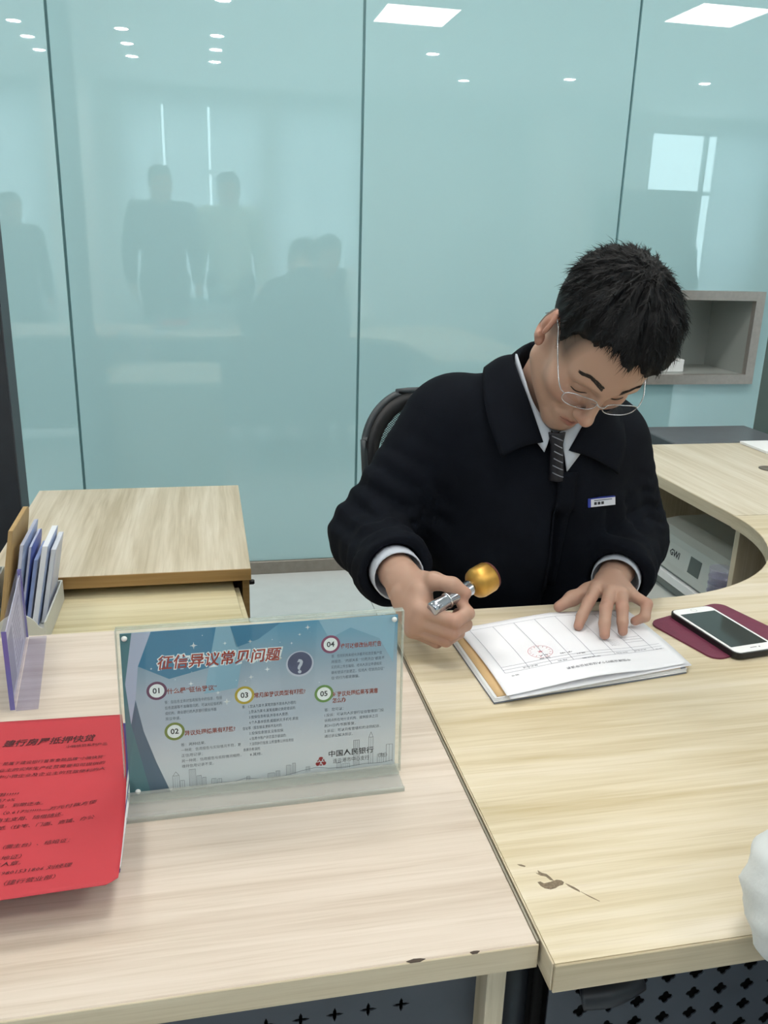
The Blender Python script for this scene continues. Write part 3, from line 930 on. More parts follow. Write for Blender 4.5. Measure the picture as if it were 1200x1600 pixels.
# bank emblem: three linked forms round a hollow centre
em = Print()
ex, ey = U(0.708), V(0.912)
for a in (90, 210, 330):
    a = math.radians(a)
    c, s_ = math.cos(a), math.sin(a)
    def R_(p): return (ex + p[0] * c - p[1] * s_, ey + p[0] * s_ + p[1] * c)
    em.poly([R_(p) for p in ((0.0010, 0.0012), (0.0034, 0.0014), (0.0036, 0.0024), (0.0052, 0.0024), (0.0064, 0.0012), (0.0064, -0.0012), (0.0052, -0.0024), (0.0036, -0.0024), (0.0034, -0.0014), (0.0010, -0.0012))], 0.00008)
    em.poly([R_(p) for p in ((0.0034, 0.0014), (0.0036, 0.0024), (0.0016, 0.0046), (0.0004, 0.0032))], 0.00008)
em.build('bank_emblem', pfn, mat('crimson print', '#9c1f26', 0.5), ins)
bn = Print()
bn.text('中国人民银行', U(0.738), V(0.882), 0.0085, 0.00008, offset=0.00012, width=0.052)
bn.text('连云港市中心支行', U(0.755), V(0.928), 0.0065, 0.00008, width=0.042)
bn.text('（制）', U(0.918), V(0.922), 0.0065, 0.00008)
bn.build('bank_lettering', pfn, m_ink, ins)
ct = Print()
lw = 0.00035
def bld(u0, u1, v0, v1, k=3):
    x0, x1, y0, y1 = U(u0), U(u1), V(v1), V(v0)
    ct.line(x0, y0, x0, y1, lw, 0.00006); ct.line(x1, y0, x1, y1, lw, 0.00006); ct.line(x0, y1, x1, y1, lw, 0.00006)
    for i in range(1, k):
        x = x0 + (x1 - x0) * i / k
        ct.line(x, y0, x, y1, lw * .7, 0.00006)
for a in ((0.155, 0.178, .90, .985, 3), (0.182, 0.196, .935, .985, 2), (0.215, 0.238, .87, .985, 5), (0.242, 0.258, .915, .98, 4), (0.262, 0.275, .93, .98, 3), (0.295, 0.312, .945, .98, 3), (0.318, 0.332, .95, .98, 2), (0.425, 0.437, .955, .985, 3), (0.505, 0.53, .95, .985, 5), (0.535, 0.55, .94, .985, 4), (0.575, 0.592, .91, .975, 4), (0.598, 0.61, .90, .97, 3), (0.65, 0.665, .935, .965, 4), (0.77, 0.785, .93, .97, 3), (0.79, 0.82, .94, .97, 4), (0.835, 0.858, .79, .96, 6), (0.895, 0.912, .78, .96, 2), (0.93, 0.955, .90, .96, 3), (0.965, 0.99, .84, .96, 2)):
    bld(*a)
ct.line(U(0.156), V(.90), U(0.1665), V(.875), lw, .00006); ct.line(U(0.178), V(.90), U(0.1665), V(.875), lw, .00006)
ct.line(U(0.895), V(.78), U(0.9035), V(.745), lw, .00006); ct.line(U(0.912), V(.78), U(0.9035), V(.745), lw, .00006)
hz = [(0.15, .985), (0.25, .985), (0.33, .975), (0.38, .98), (0.42, .965), (0.47, .98), (0.52, .985), (0.58, .975), (0.64, .955), (0.69, .945), (0.74, .96), (0.80, .965), (0.88, .955), (0.95, .96), (0.99, .95)]
for p, q in zip(hz[:-1], hz[1:]):
    ct.line(U(p[0]), V(p[1]), U(q[0]), V(q[1]), lw * 1.3, .00006)
ct.build('city_sketch', pfn, m_grey_ink, ins)
# corner studs
for (u, v) in ((0.016, 0.022), (0.984, 0.022), (0.03, 0.965)):
    p = sfn(U(u), V(v), 0.0037)
    MB().lathe([(0.0030, 0.0), (0.0028, 0.0012), (0.0012, 0.0020)], p, (0, -1, 0), 14).build('corner_stud', mat('white plastic stud', '#e9ecea', 0.3), sn, True)

# ---------- leaflet stack with the red flyer on top (lower left)
m_red = mat('red flyer paper', '#b8323c', 0.65, noise=(9, 0.05))
lf = thing('leaflet_stack', 'stack of blue and white leaflets under the red flyer', 'leaflets', (-0.2, 0.85, DZ))
m_blue = mat('blue leaflet', '#3a3f8f', 0.5)
for k in range(9):
    dx = rs.uniform(-.002, .002)
    dy = rs.uniform(-.002, .002)
    MB().rbox((-0.30 + dx, 0.712 + dy, DZ + 0.0008 + k * 0.0026), (-0.0985 + dx, 0.945 + dy, DZ + 0.0031 + k * 0.0026), 0.0004, 1).build('leaflet', m_blue if k in (0, 3, 4, 8) else m_paper, lf)
def ffn(u, v):
    # u to the right, v away from the viewer
    TLc, TRc, BLc, BRc = (-0.315, 0.968), (-0.114, 0.956), (-0.300, 0.646), (-0.0925, 0.655)
    x = (1 - v) * ((1 - u) * BLc[0] + u * BRc[0]) + v * ((1 - u) * TLc[0] + u * TRc[0])
    y = (1 - v) * ((1 - u) * BLc[1] + u * BRc[1]) + v * ((1 - u) * TLc[1] + u * TRc[1])
    x += 0.006 * math.sin(math.pi * v) * u
    z = DZ + 0.0272 + 0.006 * max(0, 0.35 - v) ** 1.0 / 0.35 + 0.0016 * math.sin(5 * v + 2 * u) + 0.0022
    # the right edge is creased upwards in the lower half
    d = (u - 0.62) - abs(v - 0.42) * 0.9
    if d > 0:
        z += 0.018 * d
    c = max(0, u + (1 - v) - 1.955)
    z += 0.05 * c
    y += 0.10 * c
    return (x, y, z)
fy = thing('red_flyer', 'bright red printed flyer lying on the leaflet stack', 'flyer', (-0.2, 0.8, DZ + 0.028))
sheet('flyer_sheet', ffn, 40, 44, 0.0003, m_red, fy)
def flyfn(x, y, l):
    u, v = x / 0.2, y / 0.29
    p = Vector(ffn(u, v))
    n = (Vector(ffn(u + .01, v)) - p).cross(Vector(ffn(u, v + .01)) - p).normalized()
    return p + n * (0.0006 + l)
fp = Print()
fp.text('建行房屋抵押快贷', 0.069, 0.2400, 0.0135, 0, offset=0.00022, shear=0.25, width=0.100, res=2)
fp.text('小微快贷系列产品', 0.137, 0.2290, 0.0062, 0, width=0.044)
flines = [(0.052, 0.2047, '“云税贷”是属于建设银行普惠金融品牌“小微快贷”', 0.127), (0.052, 0.1930, '以及企业主的实际生产经营需要和可提供的', 0.127), (0.052, 0.1815, '款，给中小微企业及企业主的贷款便利的大', 0.127), (0.060, 0.170, '件', None),
          (0.067, 0.1508, '通用!!!!!', 0.030), (0.063, 0.1413, '息最低7.0%', 0.032), (0.060, 0.132, '按月付息，到期还本。', 0.062), (0.067, 0.121, '息低（0.617%!!!!!—万元付款方便', 0.106), (0.063, 0.110, '付息、自主支用、随借随还。', 0.080), (0.067, 0.098, '可全额抵（住宅、门面、商铺、办公', 0.105),
          (0.071, 0.068, '户口簿（需主台）、结婚证；', 0.082), (0.062, 0.052, '房产证+土地证）', 0.052), (0.071, 0.043, '公章、法人章。', 0.044), (0.069, 0.031, '王经理、19801531806 刘经理', 0.090), (0.071, 0.0175, '微客户部（建行营业部）', 0.076)]
for (x, y, s_, w) in flines:
    fp.text(s_, x, y, 0.0066, 0, shear=0.2, width=w)
fp.build('flyer_lettering', flyfn, mat('dark ink on red', '#4a1018', 0.7), fy)

# ---------- small acrylic price stand at the left edge
ac = thing('card_stand', 'clear acrylic card stand with a black and white card at the left edge', 'card stand', (-0.27, 1.14, DZ))
m_lilac = clear('lilac acrylic', '#f3f3fa', 0.02, 0.05, 0.10, 0.05, '#dcdcee')
m_lilac_edge = mat('violet acrylic edge', '#6f6cae', 0.2)
def cfn(y, z, l):
    # upright sheet running away from the viewer, facing right
    k = (y - 1.035) / 0.215
    return (-0.257 - 0.022 * k + l, y, z)
def cslab(y0, y1, z0, z1, l0, l1):
    return MB().add([cfn(y, z, l) for l in (l0, l1) for (y, z) in ((y0, z0), (y1, z0), (y1, z1), (y0, z1))], [(0, 3, 2, 1), (4, 5, 6, 7), (0, 1, 5, 4), (1, 2, 6, 5), (2, 3, 7, 6), (3, 0, 4, 7)])
cslab(1.036, 1.250, .754, .862, 0.0012, 0.003).build('front_sheet', m_lilac, ac)
cslab(1.036, 1.250, .754, .864, -0.003, -0.0012).build('back_sheet', m_lilac, ac)
cslab(1.0345, 1.036, .753, .863, -0.003, 0.003).build('sheet_edge', m_lilac_edge, ac)
cslab(1.2502, 1.2515, .753, .863, -0.003, 0.003).build('sheet_edge', m_lilac_edge, ac)
MB().add([(-.2535, 1.036, .7505), (-.2265, 1.037, .7505), (-.2505, 1.252, .7505), (-.2755, 1.251, .7505), (-.2535, 1.036, .753), (-.2265, 1.037, .753), (-.2505, 1.252, .753), (-.2755, 1.251, .753)], [(0, 3, 2, 1), (4, 5, 6, 7), (0, 1, 5, 4), (1, 2, 6, 5), (2, 3, 7, 6), (3, 0, 4, 7)]).build('foot_plate', m_lilac, ac)
card = cslab(1.042, 1.245, .757, .856, -0.0004, 0.0004).build('card', m_paper, ac)
cp = Print()
cp.rect(1.055, .766, 1.105, .842, 0); cp.rect(1.225, .760, 1.2445, .855, 0)
for k in range(9):
    cp.rect(1.115, .770 + k * .0085, 1.115 + rs.uniform(.05, .095), .7735 + k * .0085, 0)
cp.build('card_print', lambda y, z, l: cfn(y, z, 0.0006), mat('soft grey print', '#b4b6c2', 0.6), card)

# ---------- file holders on the pedestal, full of brochures
m_plast = mat('grey white plastic', '#c9cbc6', 0.45)
m_plast2 = mat('cream plastic', '#d2cfc0', 0.45)
def holder(x0, x1, y0, y1, zb, zf, zt, label, m_):
    t = thing('file_holder', label, 'file holder', ((x0 + x1) / 2, (y0 + y1) / 2, zb), 'plastic file holders on the pedestal')
    MB().rbox((x0, y0, zb), (x1, y1, zb + .003), .001, 1).build('bottom', m_, t)
    MB().rbox((x0, y1 - .003, zb + .003), (x1, y1, zt), .001, 1).build('back_wall', m_, t)
    # scalloped front
    n = 24
    pts = []
    for k in range(n + 1):
        u = k / n
        pts.append((x0 + (x1 - x0) * u, zf - 0.022 + 0.030 * max(0, math.sin(math.pi * min(1, max(0, (u - .08) / .8)))) ** 0.6 + (0.012 if u > .96 else 0)))
    v = [(p[0], y0, zb + .003) for p in pts] + [(p[0], y0, p[1]) for p in pts]
    v += [(p[0], y0 + .003, p[2]) for p in v]
    N = n + 1
    f = []
    for k in range(n):
        f += [(k, k + 1, N + k + 1, N + k), (2 * N + k, 3 * N + k, 3 * N + k + 1, 2 * N + k + 1), (N + k, N + k + 1, 3 * N + k + 1, 3 * N + k)]
    f += [(0, N, 3 * N, 2 * N), (N - 1, 3 * N - 1, 4 * N - 1, 2 * N - 1)]
    mesh('front_wall', v, f, m_, t)
    for x in (x0, x1 - .003):
        q = [(y0 + .003, zb + .003), (y1 - .003, zb + .003), (y1 - .003, zt), (y0 + .003, zf - .012)]
        mesh('side_wall', [(x, a, c) for a, c in q] + [(x + .003, a, c) for a, c in q], [(0, 1, 2, 3), (7, 6, 5, 4), (0, 4, 5, 1), (1, 5, 6, 2), (2, 6, 7, 3), (3, 7, 4, 0)], m_, t)
    return t
HB = PZ + 0.001
holder(-0.400, -0.306, 1.530, 1.742, HB, 0.660, 0.648, 'grey white plastic file holder with scalloped front on the pedestal', m_plast)
holder(-0.500, -0.406, 1.480, 1.700, HB, 0.690, 0.70, 'second plastic file holder partly cut off by the left edge', m_plast)
# brochures: each one is a thin booklet leaning in the holder
def booklet(x, y0, y1, zt, lean, th, m_, label, name='brochure', cat='brochure', rnd=0.0, g='brochures in the file holders', m_spine=None):
    t = thing(name, label, cat, (x, (y0 + y1) / 2, HB + .005), g)
    pts = [(y0, HB + .005), (y1, HB + .005)]
    if rnd:
        for k in range(9):
            a = math.radians(90 * k / 8)
            pts.append((y1 - rnd + rnd * math.cos(a), zt - rnd + rnd * math.sin(a)))
    else:
        pts.append((y1, zt))
    pts.append((y0 + .02, zt - .004))
    n = len(pts)
    h0 = HB + .005
    def X(z, d): return x + d + lean * (z - h0)
    v = [(X(c, 0), a, c) for a, c in pts] + [(X(c, th), a, c) for a, c in pts]
    mesh('pages', v, [tuple(range(n - 1, -1, -1)), tuple(range(n, 2 * n))] + [(k, (k + 1) % n, n + (k + 1) % n, n + k) for k in range(n)], m_, t)
    cv = [(X(c, th + .0004), a, c) for a, c in pts] + [(X(c, th + .0012), a, c) for a, c in pts]
    mesh('cover', cv, [tuple(range(n - 1, -1, -1)), tuple(range(n, 2 * n))] + [(k, (k + 1) % n, n + (k + 1) % n, n + k) for k in range(n)], m_spine or m_, t)
    return t
m_pageblue = mat('blue white brochure', '#9fb2dc', 0.4, noise=(30, 0.15))
m_pagelil = mat('pale lilac brochure', '#c9cfe6', 0.4, noise=(30, 0.06))
m_pagewh = mat('white brochure', '#e4e8ef', 0.4)
m_royal = mat('royal blue tab', '#5b6fc0', 0.4)
m_kraft = mat('tan kraft folder', '#b59768', 0.6, noise=(40, 0.06))
booklet(-0.3315, 1.620, 1.735, 0.756, 0.190, 0.008, m_pagewh, 'white brochure standing farthest right in the file holder', m_spine=m_pagelil)
booklet(-0.3460, 1.600, 1.735, 0.770, 0.190, 0.010, m_pagewh, 'thick white brochure second from the right in the file holder', m_spine=m_pageblue)
booklet(-0.3580, 1.610, 1.730, 0.740, 0.180, 0.006, m_pageblue, 'blue and white brochure in the middle of the file holder', m_spine=m_pagelil)
booklet(-0.3670, 1.600, 1.735, 0.770, 0.175, 0.004, m_pagelil, 'brochure with a royal blue cover in the file holder', rnd=.02, m_spine=m_royal)
booklet(-0.3780, 1.570, 1.735, 0.785, 0.170, 0.006, m_pagelil, 'pale lilac brochure at the left of the scalloped file holder', m_spine=m_pageblue)
booklet(-0.3960, 1.550, 1.735, 0.820, 0.165, 0.007, m_kraft, 'tan kraft folder with rounded corner standing in the file holder', 'kraft_folder', 'folder', rnd=.03, m_spine=m_kraft)
booklet(-0.4330, 1.500, 1.690, 0.795, 0.090, 0.008, m_pageblue, 'blue and white brochure beside the tan folder', rnd=.03, m_spine=m_pagelil)
booklet(-0.4480, 1.500, 1.690, 0.830, 0.080, 0.008, m_pagewh, 'tall white brochure left of the tan folder', m_spine=m_pagewh)
booklet(-0.4780, 1.500, 1.690, 0.810, 0.070, 0.012, mat('dark grey binder', '#3f444c', 0.5), 'dark grey binder at the left edge behind the card stand', 'binder', 'binder', m_spine=mat('dark grey binder', '#3f444c', 0.5))

# ---------- folder and forms in front of the clerk
m_fold = mat('grey blue folder', '#717b8c', 0.5)
m_kraft2 = mat('kraft paper layer', '#d9b787', 0.7)
fd = thing('document_folder', 'grey blue folder with kraft paper edge under the white form', 'folder', (0.5, 1.06, DZ))
def quad_lerp(A, B, C, D, u, v):
    return tuple((1 - v) * ((1 - u) * a + u * b) + v * ((1 - u) * d + u * c) for a, b, c, d in zip(A, B, C, D))
fA, fB, fC, fD = (0.364, 0.957), (0.672, 0.997), (0.655, 1.196), (0.357, 1.166)
def fold_fn(z, sx=0.0, sy=0.0, curl=0.0):
    def fn(u, v):
        p = quad_lerp(fA, fB, fC, fD, u, v)
        return (p[0] + sx, p[1] + sy, z + curl * max(0, u - .7) ** 2 + 0.0006 * math.sin(6 * u))
    return fn
sheet('bottom_cover', fold_fn(DZ + 0.0022), 16, 6, 0.0012, m_fold, fd)
for k in range(3):
    sheet('inner_sheet', fold_fn(DZ + 0.0042 + k * 0.0016, .001 * k, .0015 * k), 16, 6, 0.0009, m_paper, fd)
sheet('kraft_layer', fold_fn(DZ + 0.0088, .006, .006), 16, 6, 0.0010, m_kraft2, fd)
MB().tube([(0.668, 1.000, DZ + .006), (0.664, 1.05, DZ + .006), (0.660, 1.10, DZ + .006)], 0.0045, 10).build('fold_roll', m_fold, fd, True)
gA, gB, gC, gD = (0.380, 0.953), (0.676, 1.004), (0.672, 1.202), (0.371, 1.172)
def form_fn(u, v):
    p = quad_lerp(gA, gB, gC, gD, u, v)
    z = DZ + 0.0128 + 0.006 * math.sin(math.pi * u) ** 2 * (0.5 + 0.5 * (1 - v)) + 0.004 * math.sin(2.4 * u + 1.2) * (1 - v) + 0.005 * max(0, u - 0.75) / 0.25 * (1 - v) + 0.006 * v * v * max(0, 1 - abs(u - .55) * 2.2)
    return (p[0] + 0.004 * math.sin(3 * v), p[1], z - 0.002)
fo = thing('printed_form', 'white printed form with ruled columns and red stamp under the clerk\'s hand', 'paper', (0.53, 1.07, DZ + .013))
sheet('form_sheet', form_fn, 40, 26, 0.0002, m_form, fo)
for k in range(2):
    sheet('form_copy', (lambda k: lambda u, v: (form_fn(u, v)[0] + .004 + .003 * k, form_fn(u, v)[1] - .003 + .002 * k, DZ + 0.0098 + .0009 * (1 - k)))(k), 16, 6, 0.0002, m_form, fo)
def formp(x, y, l):
    # form seen upside down by the camera: x,y in sheet fractions
    u, v = x, y
    p = Vector(form_fn(u, v))
    n = (Vector(form_fn(u + .01, v)) - p).cross(Vector(form_fn(u, v + .01)) - p).normalized()
    return p + n * (0.0006 + l)
ln = Print()
for u in (0.06, 0.19, 0.31, 0.43, 0.55, 0.67, 0.79, 0.90):
    ln.line(u, 0.26, u, 0.93, 0.0022, 0)
for v in (0.26, 0.30, 0.34):
    for u in np.arange(0.06, 0.90, 0.06):
        ln.line(u, v, u + 0.06, v, 0.003, 0)
ln.line(0.06, 0.93, 0.90, 0.93, 0.003, 0)
for v in (0.42, 0.46, 0.50):
    ln.line(0.79, v, 0.90, v, 0.003, 0)
ln.build('form_ruling', formp, m_faint_ink, fo)
ft_ = Print()
def up_text(s_, u, v, size, width):
    vv, ff = text2d(s_, 1.0)
    x0 = min(p[0] for p in vv); x1 = max(p[0] for p in vv)
    # rotated by 180 degrees, width and height as fractions of the sheet
    ft_.add([(u - (p[0] - x0) / (x1 - x0) * width, v - p[1] * size) for p in vv], ff, 0, 0, 0)
up_text('中国建设银行个人征信异议申请表', 0.72, 0.175, 0.034, 0.36)
for (s_, u, v, w) in (('申请日期', 0.58, 0.265, .10), ('异议信息', 0.86, 0.29, .07), ('证件号码', 0.75, 0.285, .07), ('姓名', 0.40, 0.285, .05), ('联系电话', 0.24, 0.29, .08), ('编号', 0.12, 0.22, .04), ('承诺', 0.46, 0.38, .07), ('本人', 0.33, 0.40, .05), ('签章', 0.33, 0.36, .06), ('意见', 0.52, 0.34, .05), ('单位', 0.95, 0.27, .04)):
    up_text(s_, u, v, 0.018, w)
for k in range(5):
    up_text('一二三四五', 0.755, 0.40 + k * .022, 0.014, .06)
ft_.build('form_lettering', formp, m_grey_ink, fo)
sp = Print()
def oval_ring(u, v, r0, r1, n=36):
    vv = []
    for k in range(n):
        a = 2 * math.pi * k / n
        vv += [(u + r0 * math.cos(a) / .29, v + r0 * math.sin(a) / .21), (u + r1 * math.cos(a) / .29, v + r1 * math.sin(a) / .21)]
    sp.add(vv, [(2 * k, 2 * k + 1, 2 * ((k + 1) % n) + 1, 2 * ((k + 1) % n)) for k in range(n)])
oval_ring(0.305, 0.45, 0.0180, 0.0187)
star = [(0.305 + (.005 if k % 2 == 0 else .002) * math.cos(math.pi * k / 5) / .29, 0.45 + (.005 if k % 2 == 0 else .002) * math.sin(math.pi * k / 5) / .21) for k in range(10)]
sp.poly(star)
for k in range(14):
    a = math.radians(20 + 320 * k / 13 - 90)
    sp.line(0.305 + .0135 * math.cos(a) / .29, .45 + .0135 * math.sin(a) / .21, 0.305 + .0165 * math.cos(a) / .29, .45 + .0165 * math.sin(a) / .21, 0.004)
sp.build('red_stamp_print', formp, mat('red stamp ink', '#dc9aa4', 0.7), fo)

# ---------- telephone on a wine red mat
m_wine = mat('wine red leather', '#6e2c45', 0.6, noise=(60, 0.08), bump=(300, 0.2))
mt = MB()
ang = math.atan2(1.028 - 1.166, 0.732 - 0.701)
ux, uy = Vector((0.164, 0.056)).normalized(), None
ma, mb_, mc = Vector((0.700, 1.166)), Vector((0.866, 1.224)), Vector((0.738, 1.024))
e1, e2 = (mb_ - ma), (mc - ma)
pts = [tuple(ma + e1 * p[0] + e2 * p[1]) for p in rrect(0, 0, 1.0, 1.0, 0.13, 6)]
if sum(pts[k][0] * pts[(k + 1) % len(pts)][1] - pts[(k + 1) % len(pts)][0] * pts[k][1] for k in range(len(pts))) < 0:
    pts.reverse()
mat_o = tag(mt.prism(pts, DZ + 0.0004, DZ + 0.0030).build('desk_mat', m_wine), 'wine red leather mat under the phone', 'mat')
ph = thing('mobile_phone', 'mobile phone with white front and black case on the wine red mat', 'phone', (0.79, 1.1, DZ + .003))
pa, pb, pc = Vector((0.749, 1.181)), Vector((0.819, 1.190)), Vector((0.761, 1.019))
pu = (pb - pa).normalized()
pv = Vector((pu.y, -pu.x))
PWd, PLn = 0.078, 0.160
def php(x, y): return tuple(pa + pu * x + pv * y)
def ph_prism(x0, y0, x1, y1, r, z0, z1, name, m_):
    q = [php(*p) for p in rrect(x0, y0, x1, y1, r, 6)]
    q.reverse()
    return MB().prism(q, z0, z1).build(name, m_, ph)
zb = DZ + 0.0034
ph_prism(-0.0025, -0.0025, PWd + .0025, PLn + .0025, 0.012, zb, zb + 0.0085, 'case', mat('black phone case', '#17181b', 0.5))
ph_prism(0, 0, PWd, PLn, 0.010, zb + 0.0086, zb + 0.0095, 'front_glass', mat('white phone front', '#f3f4f5', 0.12))
ph_prism(0.0045, 0.019, PWd - .0045, PLn - .019, 0.0008, zb + 0.0096, zb + 0.0098, 'screen', mat('dark phone screen', '#3c403e', 0.06))
ring = Print()
ring.ring(PWd / 2, 0.0095, 0.0048, 0.0055)
ring.build('home_button', lambda x, y, l: (*php(x, y), zb + 0.0097), mat('grey ring', '#9a9ca0', 0.3, metal=0.5), ph)
ep = Print()
ep.rect(PWd / 2 - .006, PLn - .011, PWd / 2 + .006, PLn - .0095)
ep.disc(PWd / 2 + .011, PLn - .010, .0014)
ep.build('earpiece', lambda x, y, l: (*php(x, y), zb + 0.0097), m_ink, ph)

# ---------- white pad on the return desk
tag(MB().rbox((1.672, 2.245, DZ + .0005), (1.79, 2.385, DZ + 0.009), 0.001, 1).build('paper_pad', m_paper), 'white pad of paper on the far corner of the return desk', 'paper')

# ---------- printer on a low stand under the return desk
m_pr = mat('light grey printer plastic', '#c9cdca', 0.5)
m_pr2 = mat('mid grey printer plastic', '#8f9594', 0.5)
st = thing('printer_stand', 'light grey drawer stand carrying the printer under the return desk', 'cabinet', (1.45, 1.92, 0))
MB().rbox((1.206, 1.710, 0.0), (1.72, 2.20, 0.40), 0.004, 2).build('body', m_pr, st)
for k in range(3):
    MB().rbox((1.1985, 1.72, 0.27 - k * .125), (1.2055, 2.19, 0.385 - k * .125), 0.002, 1).build('drawer', m_pr, st)
pr = thing('passbook_printer', 'light grey passbook printer on the stand under the return desk', 'printer', (1.45, 1.93, .40))
def side_prism(prof, y0, y1, name, m_, parent, sm=False):
    n = len(prof)
    v = [(x, y0, z) for x, z in prof] + [(x, y1, z) for x, z in prof]
    return mesh(name, v, [tuple(range(n)), tuple(range(2 * n - 1, n - 1, -1))] + [(k, n + k, n + (k + 1) % n, (k + 1) % n) for k in range(n)], m_, parent, sm)
side_prism([(1.285, .402), (1.70, .402), (1.70, .47), (1.275, .47)], 1.745, 2.165, 'lower_housing', m_pr2, pr)
side_prism([(1.268, .472), (1.70, .472), (1.70, .585), (1.50, .590), (1.36, .588), (1.305, .580), (1.284, .566), (1.276, .550), (1.268, .495)], 1.74, 2.17, 'upper_housing', m_pr, pr)
side_prism([(1.262, .440), (1.30, .452), (1.30, .462), (1.262, .462)], 1.76, 2.15, 'paper_lip', m_paper, pr)
# front fascia lies on the sloping face (1.278,.545)-(1.315,.595)
def fas(a, b_, l):
    # a along -Y (left to right seen from the clerk), b_ up the slope
    dx, dz = 0.008, 0.055
    n_ = math.hypot(dx, dz)
    return (1.268 + dx / n_ * b_ - dz / n_ * l, 2.15 - a, .495 + dz / n_ * b_ + dx / n_ * l)
g_ = Print()
g_.text('GWI', 0.098, 0.022, 0.026, 0.0006, offset=0.0006)
g_.build('maker_lettering', fas, m_ink, pr)
g_ = Print()
g_.rect(0.20, 0.006, 0.255, 0.052, 0.0006)
g_.build('display', fas, mat('printer display', '#5c6361', 0.3), pr)
g_ = Print()
for k in range(3):
    g_.rect(0.30 + k * .025, 0.020, 0.315 + k * .025, 0.032, 0.0006)
g_.build('keys', fas, m_pr2, pr)
# clear plastic cups beside it
m_cup = clear('clear plastic cup', '#f4f4fa', 0.05, 0.05, 0.3, 0.16, '#e6e6f4')
for k, (x, y, w_) in enumerate(((1.225, 1.735, 'left'), (1.228, 1.665, 'right'))):
    pass
cupst = thing('plastic_cup', 'stack of clear plastic cups in front of the printer under the return desk', 'cup', (1.235, 1.705, .4))
for k in range(6):
    z0 = 0.4015 + k * 0.020
    MB().lathe([(0.024, z0 - .4015), (0.030, z0 - .4015 + 0.085), (0.0315, z0 - .4015 + 0.086), (0.0315, z0 - .4015 + 0.089), (0.029, z0 - .4015 + 0.0885), (0.0232, z0 - .4015 + 0.004)], (1.236, 1.750, .4015), n=24).build('cup', m_cup, cupst, True)

# ---------- black bag / jacket hanging at the far left edge
bg = thing('dark_bag', 'dark fabric bag standing behind the brochures at the left edge', 'bag', (-0.56, 1.98, 0))
def bagfn(u, v):
    a = 2 * math.pi * u
    z = 0.0 + 0.80 * v
    r = 0.5 * (1 - 0.15 * v) * (math.sin(math.pi * min(1, v * 0.5 + .5)) ** 0.35 if v > .6 else 1.0)
    k = 0.004 * math.sin(9 * a + 11 * v) + 0.006 * math.sin(4 * a - 17 * v)
    return (-0.565 + (0.17 * r + k) * math.cos(a) + .01 * v, 1.985 + (0.30 * r + k) * math.sin(a), z)
bv, bf = [], []
NU, NV = 40, 24
for j in range(NV + 1):
    for i in range(NU):
        bv.append(bagfn(i / NU, j / NV))
for j in range(NV):
    for i in range(NU):
        bf.append((j * NU + i, j * NU + (i + 1) % NU, (j + 1) * NU + (i + 1) % NU, (j + 1) * NU + i))
bf.append(tuple(range(NU - 1, -1, -1))); bf.append(tuple(NV * NU + i for i in range(NU)))
mesh('bag_body', bv, bf, mat('dark navy nylon', '#1f242c', 0.6, noise=(20, 0.1), bump=(40, 0.3)), bg, True)
MB().tube(catmull([(-0.60, 1.94, 0.795), (-0.595, 1.945, 0.86), (-0.575, 1.98, 0.885), (-0.555, 2.02, 0.86), (-0.55, 2.03, 0.795)], 6), 0.008, 8).build('handle', mat('dark navy nylon', '#1f242c', 0.6), bg, True)

# ---------- office chair
m_chair = mat('black chair plastic', '#16181c', 0.5)
m_chair_grey = mat('dark grey chair rim', '#343b40', 0.45)
m_fabric = mat('black chair fabric', '#111418', 0.85, bump=(200, 0.3))
CX, CY = 0.575, 1.62
ch = thing('office_chair', 'black mesh-back office chair under the clerk', 'chair', (CX, CY, 0))
def backp(x, z):
    # backrest surface: x from centre, z height
    return (CX + x, 1.795 + 0.10 * (0.5 - 0.6 * ((z - .55) / .48)) * 0.0 + 0.05 * (z - .55) / .5 - 0.9 * x * x, z)
bo = rrect(-0.245, 0.545, 0.245, 1.010, 0.11, 8)
bo = [(x * (0.90 + 0.12 * (z - .55) / .48), z + 0.02 * (1 - (x / .25) ** 2) * (1 if z > .8 else 0)) for x, z in bo]
MB().tube([backp(*p) for p in catmull([(x, z, 0) for x, z in bo], 2, True) for p in [(p[0], p[1])]] + [backp(*bo[0])], 0.008, 8, False).build('back_frame', m_chair_grey, ch, True)
# wide border and mesh window
def ringmesh(k0, k1, dy, name, m_):
    cz = 0.80
    n = len(bo)
    v, f = [], []
    for k in (k0, k1):
        for (x, z) in bo:
            p = backp(x * k, cz + (z - cz) * k)
            v.append((p[0], p[1] - dy, p[2]))
        for (x, z) in bo:
            p = backp(x * k, cz + (z - cz) * k)
            v.append((p[0], p[1] + dy, p[2]))
    for i in range(n):
        j = (i + 1) % n
        f += [(i, j, 2 * n + j, 2 * n + i), (n + i, 3 * n + i, 3 * n + j, n + j), (2 * n + i, 2 * n + j, 3 * n + j, 3 * n + i), (i, n + i, n + j, j)]
    return mesh(name, v, f, m_, ch, True)
ringmesh(0.985, 0.86, 0.006, 'back_border', m_chair)
th_ = MB()
R0 = 0.19
for sgn in (1, -1):
    for k in range(-110, 111):
        c = k * 0.0042
        pts_ = []
        for i in range(-30, 31):
            x = i * 0.0075
            z = 0.80 + sgn * x * 0.75 + c * 1.25
            if abs(x) < 0.21 and abs(z - 0.79) < 0.195:
                pts_.append(backp(x, z))
        if len(pts_) > 1:
            w = 0.0011
            k0 = len(th_.v)
            for p in pts_:
                th_.v += [(p[0], p[1], p[2] - w), (p[0], p[1], p[2] + w)]
            for i in range(len(pts_) - 1):
                th_.f.append((k0 + 2 * i, k0 + 2 * i + 2, k0 + 2 * i + 3, k0 + 2 * i + 1))
tag(th_.build('mesh_weave', m_chair, ch), kind='stuff')
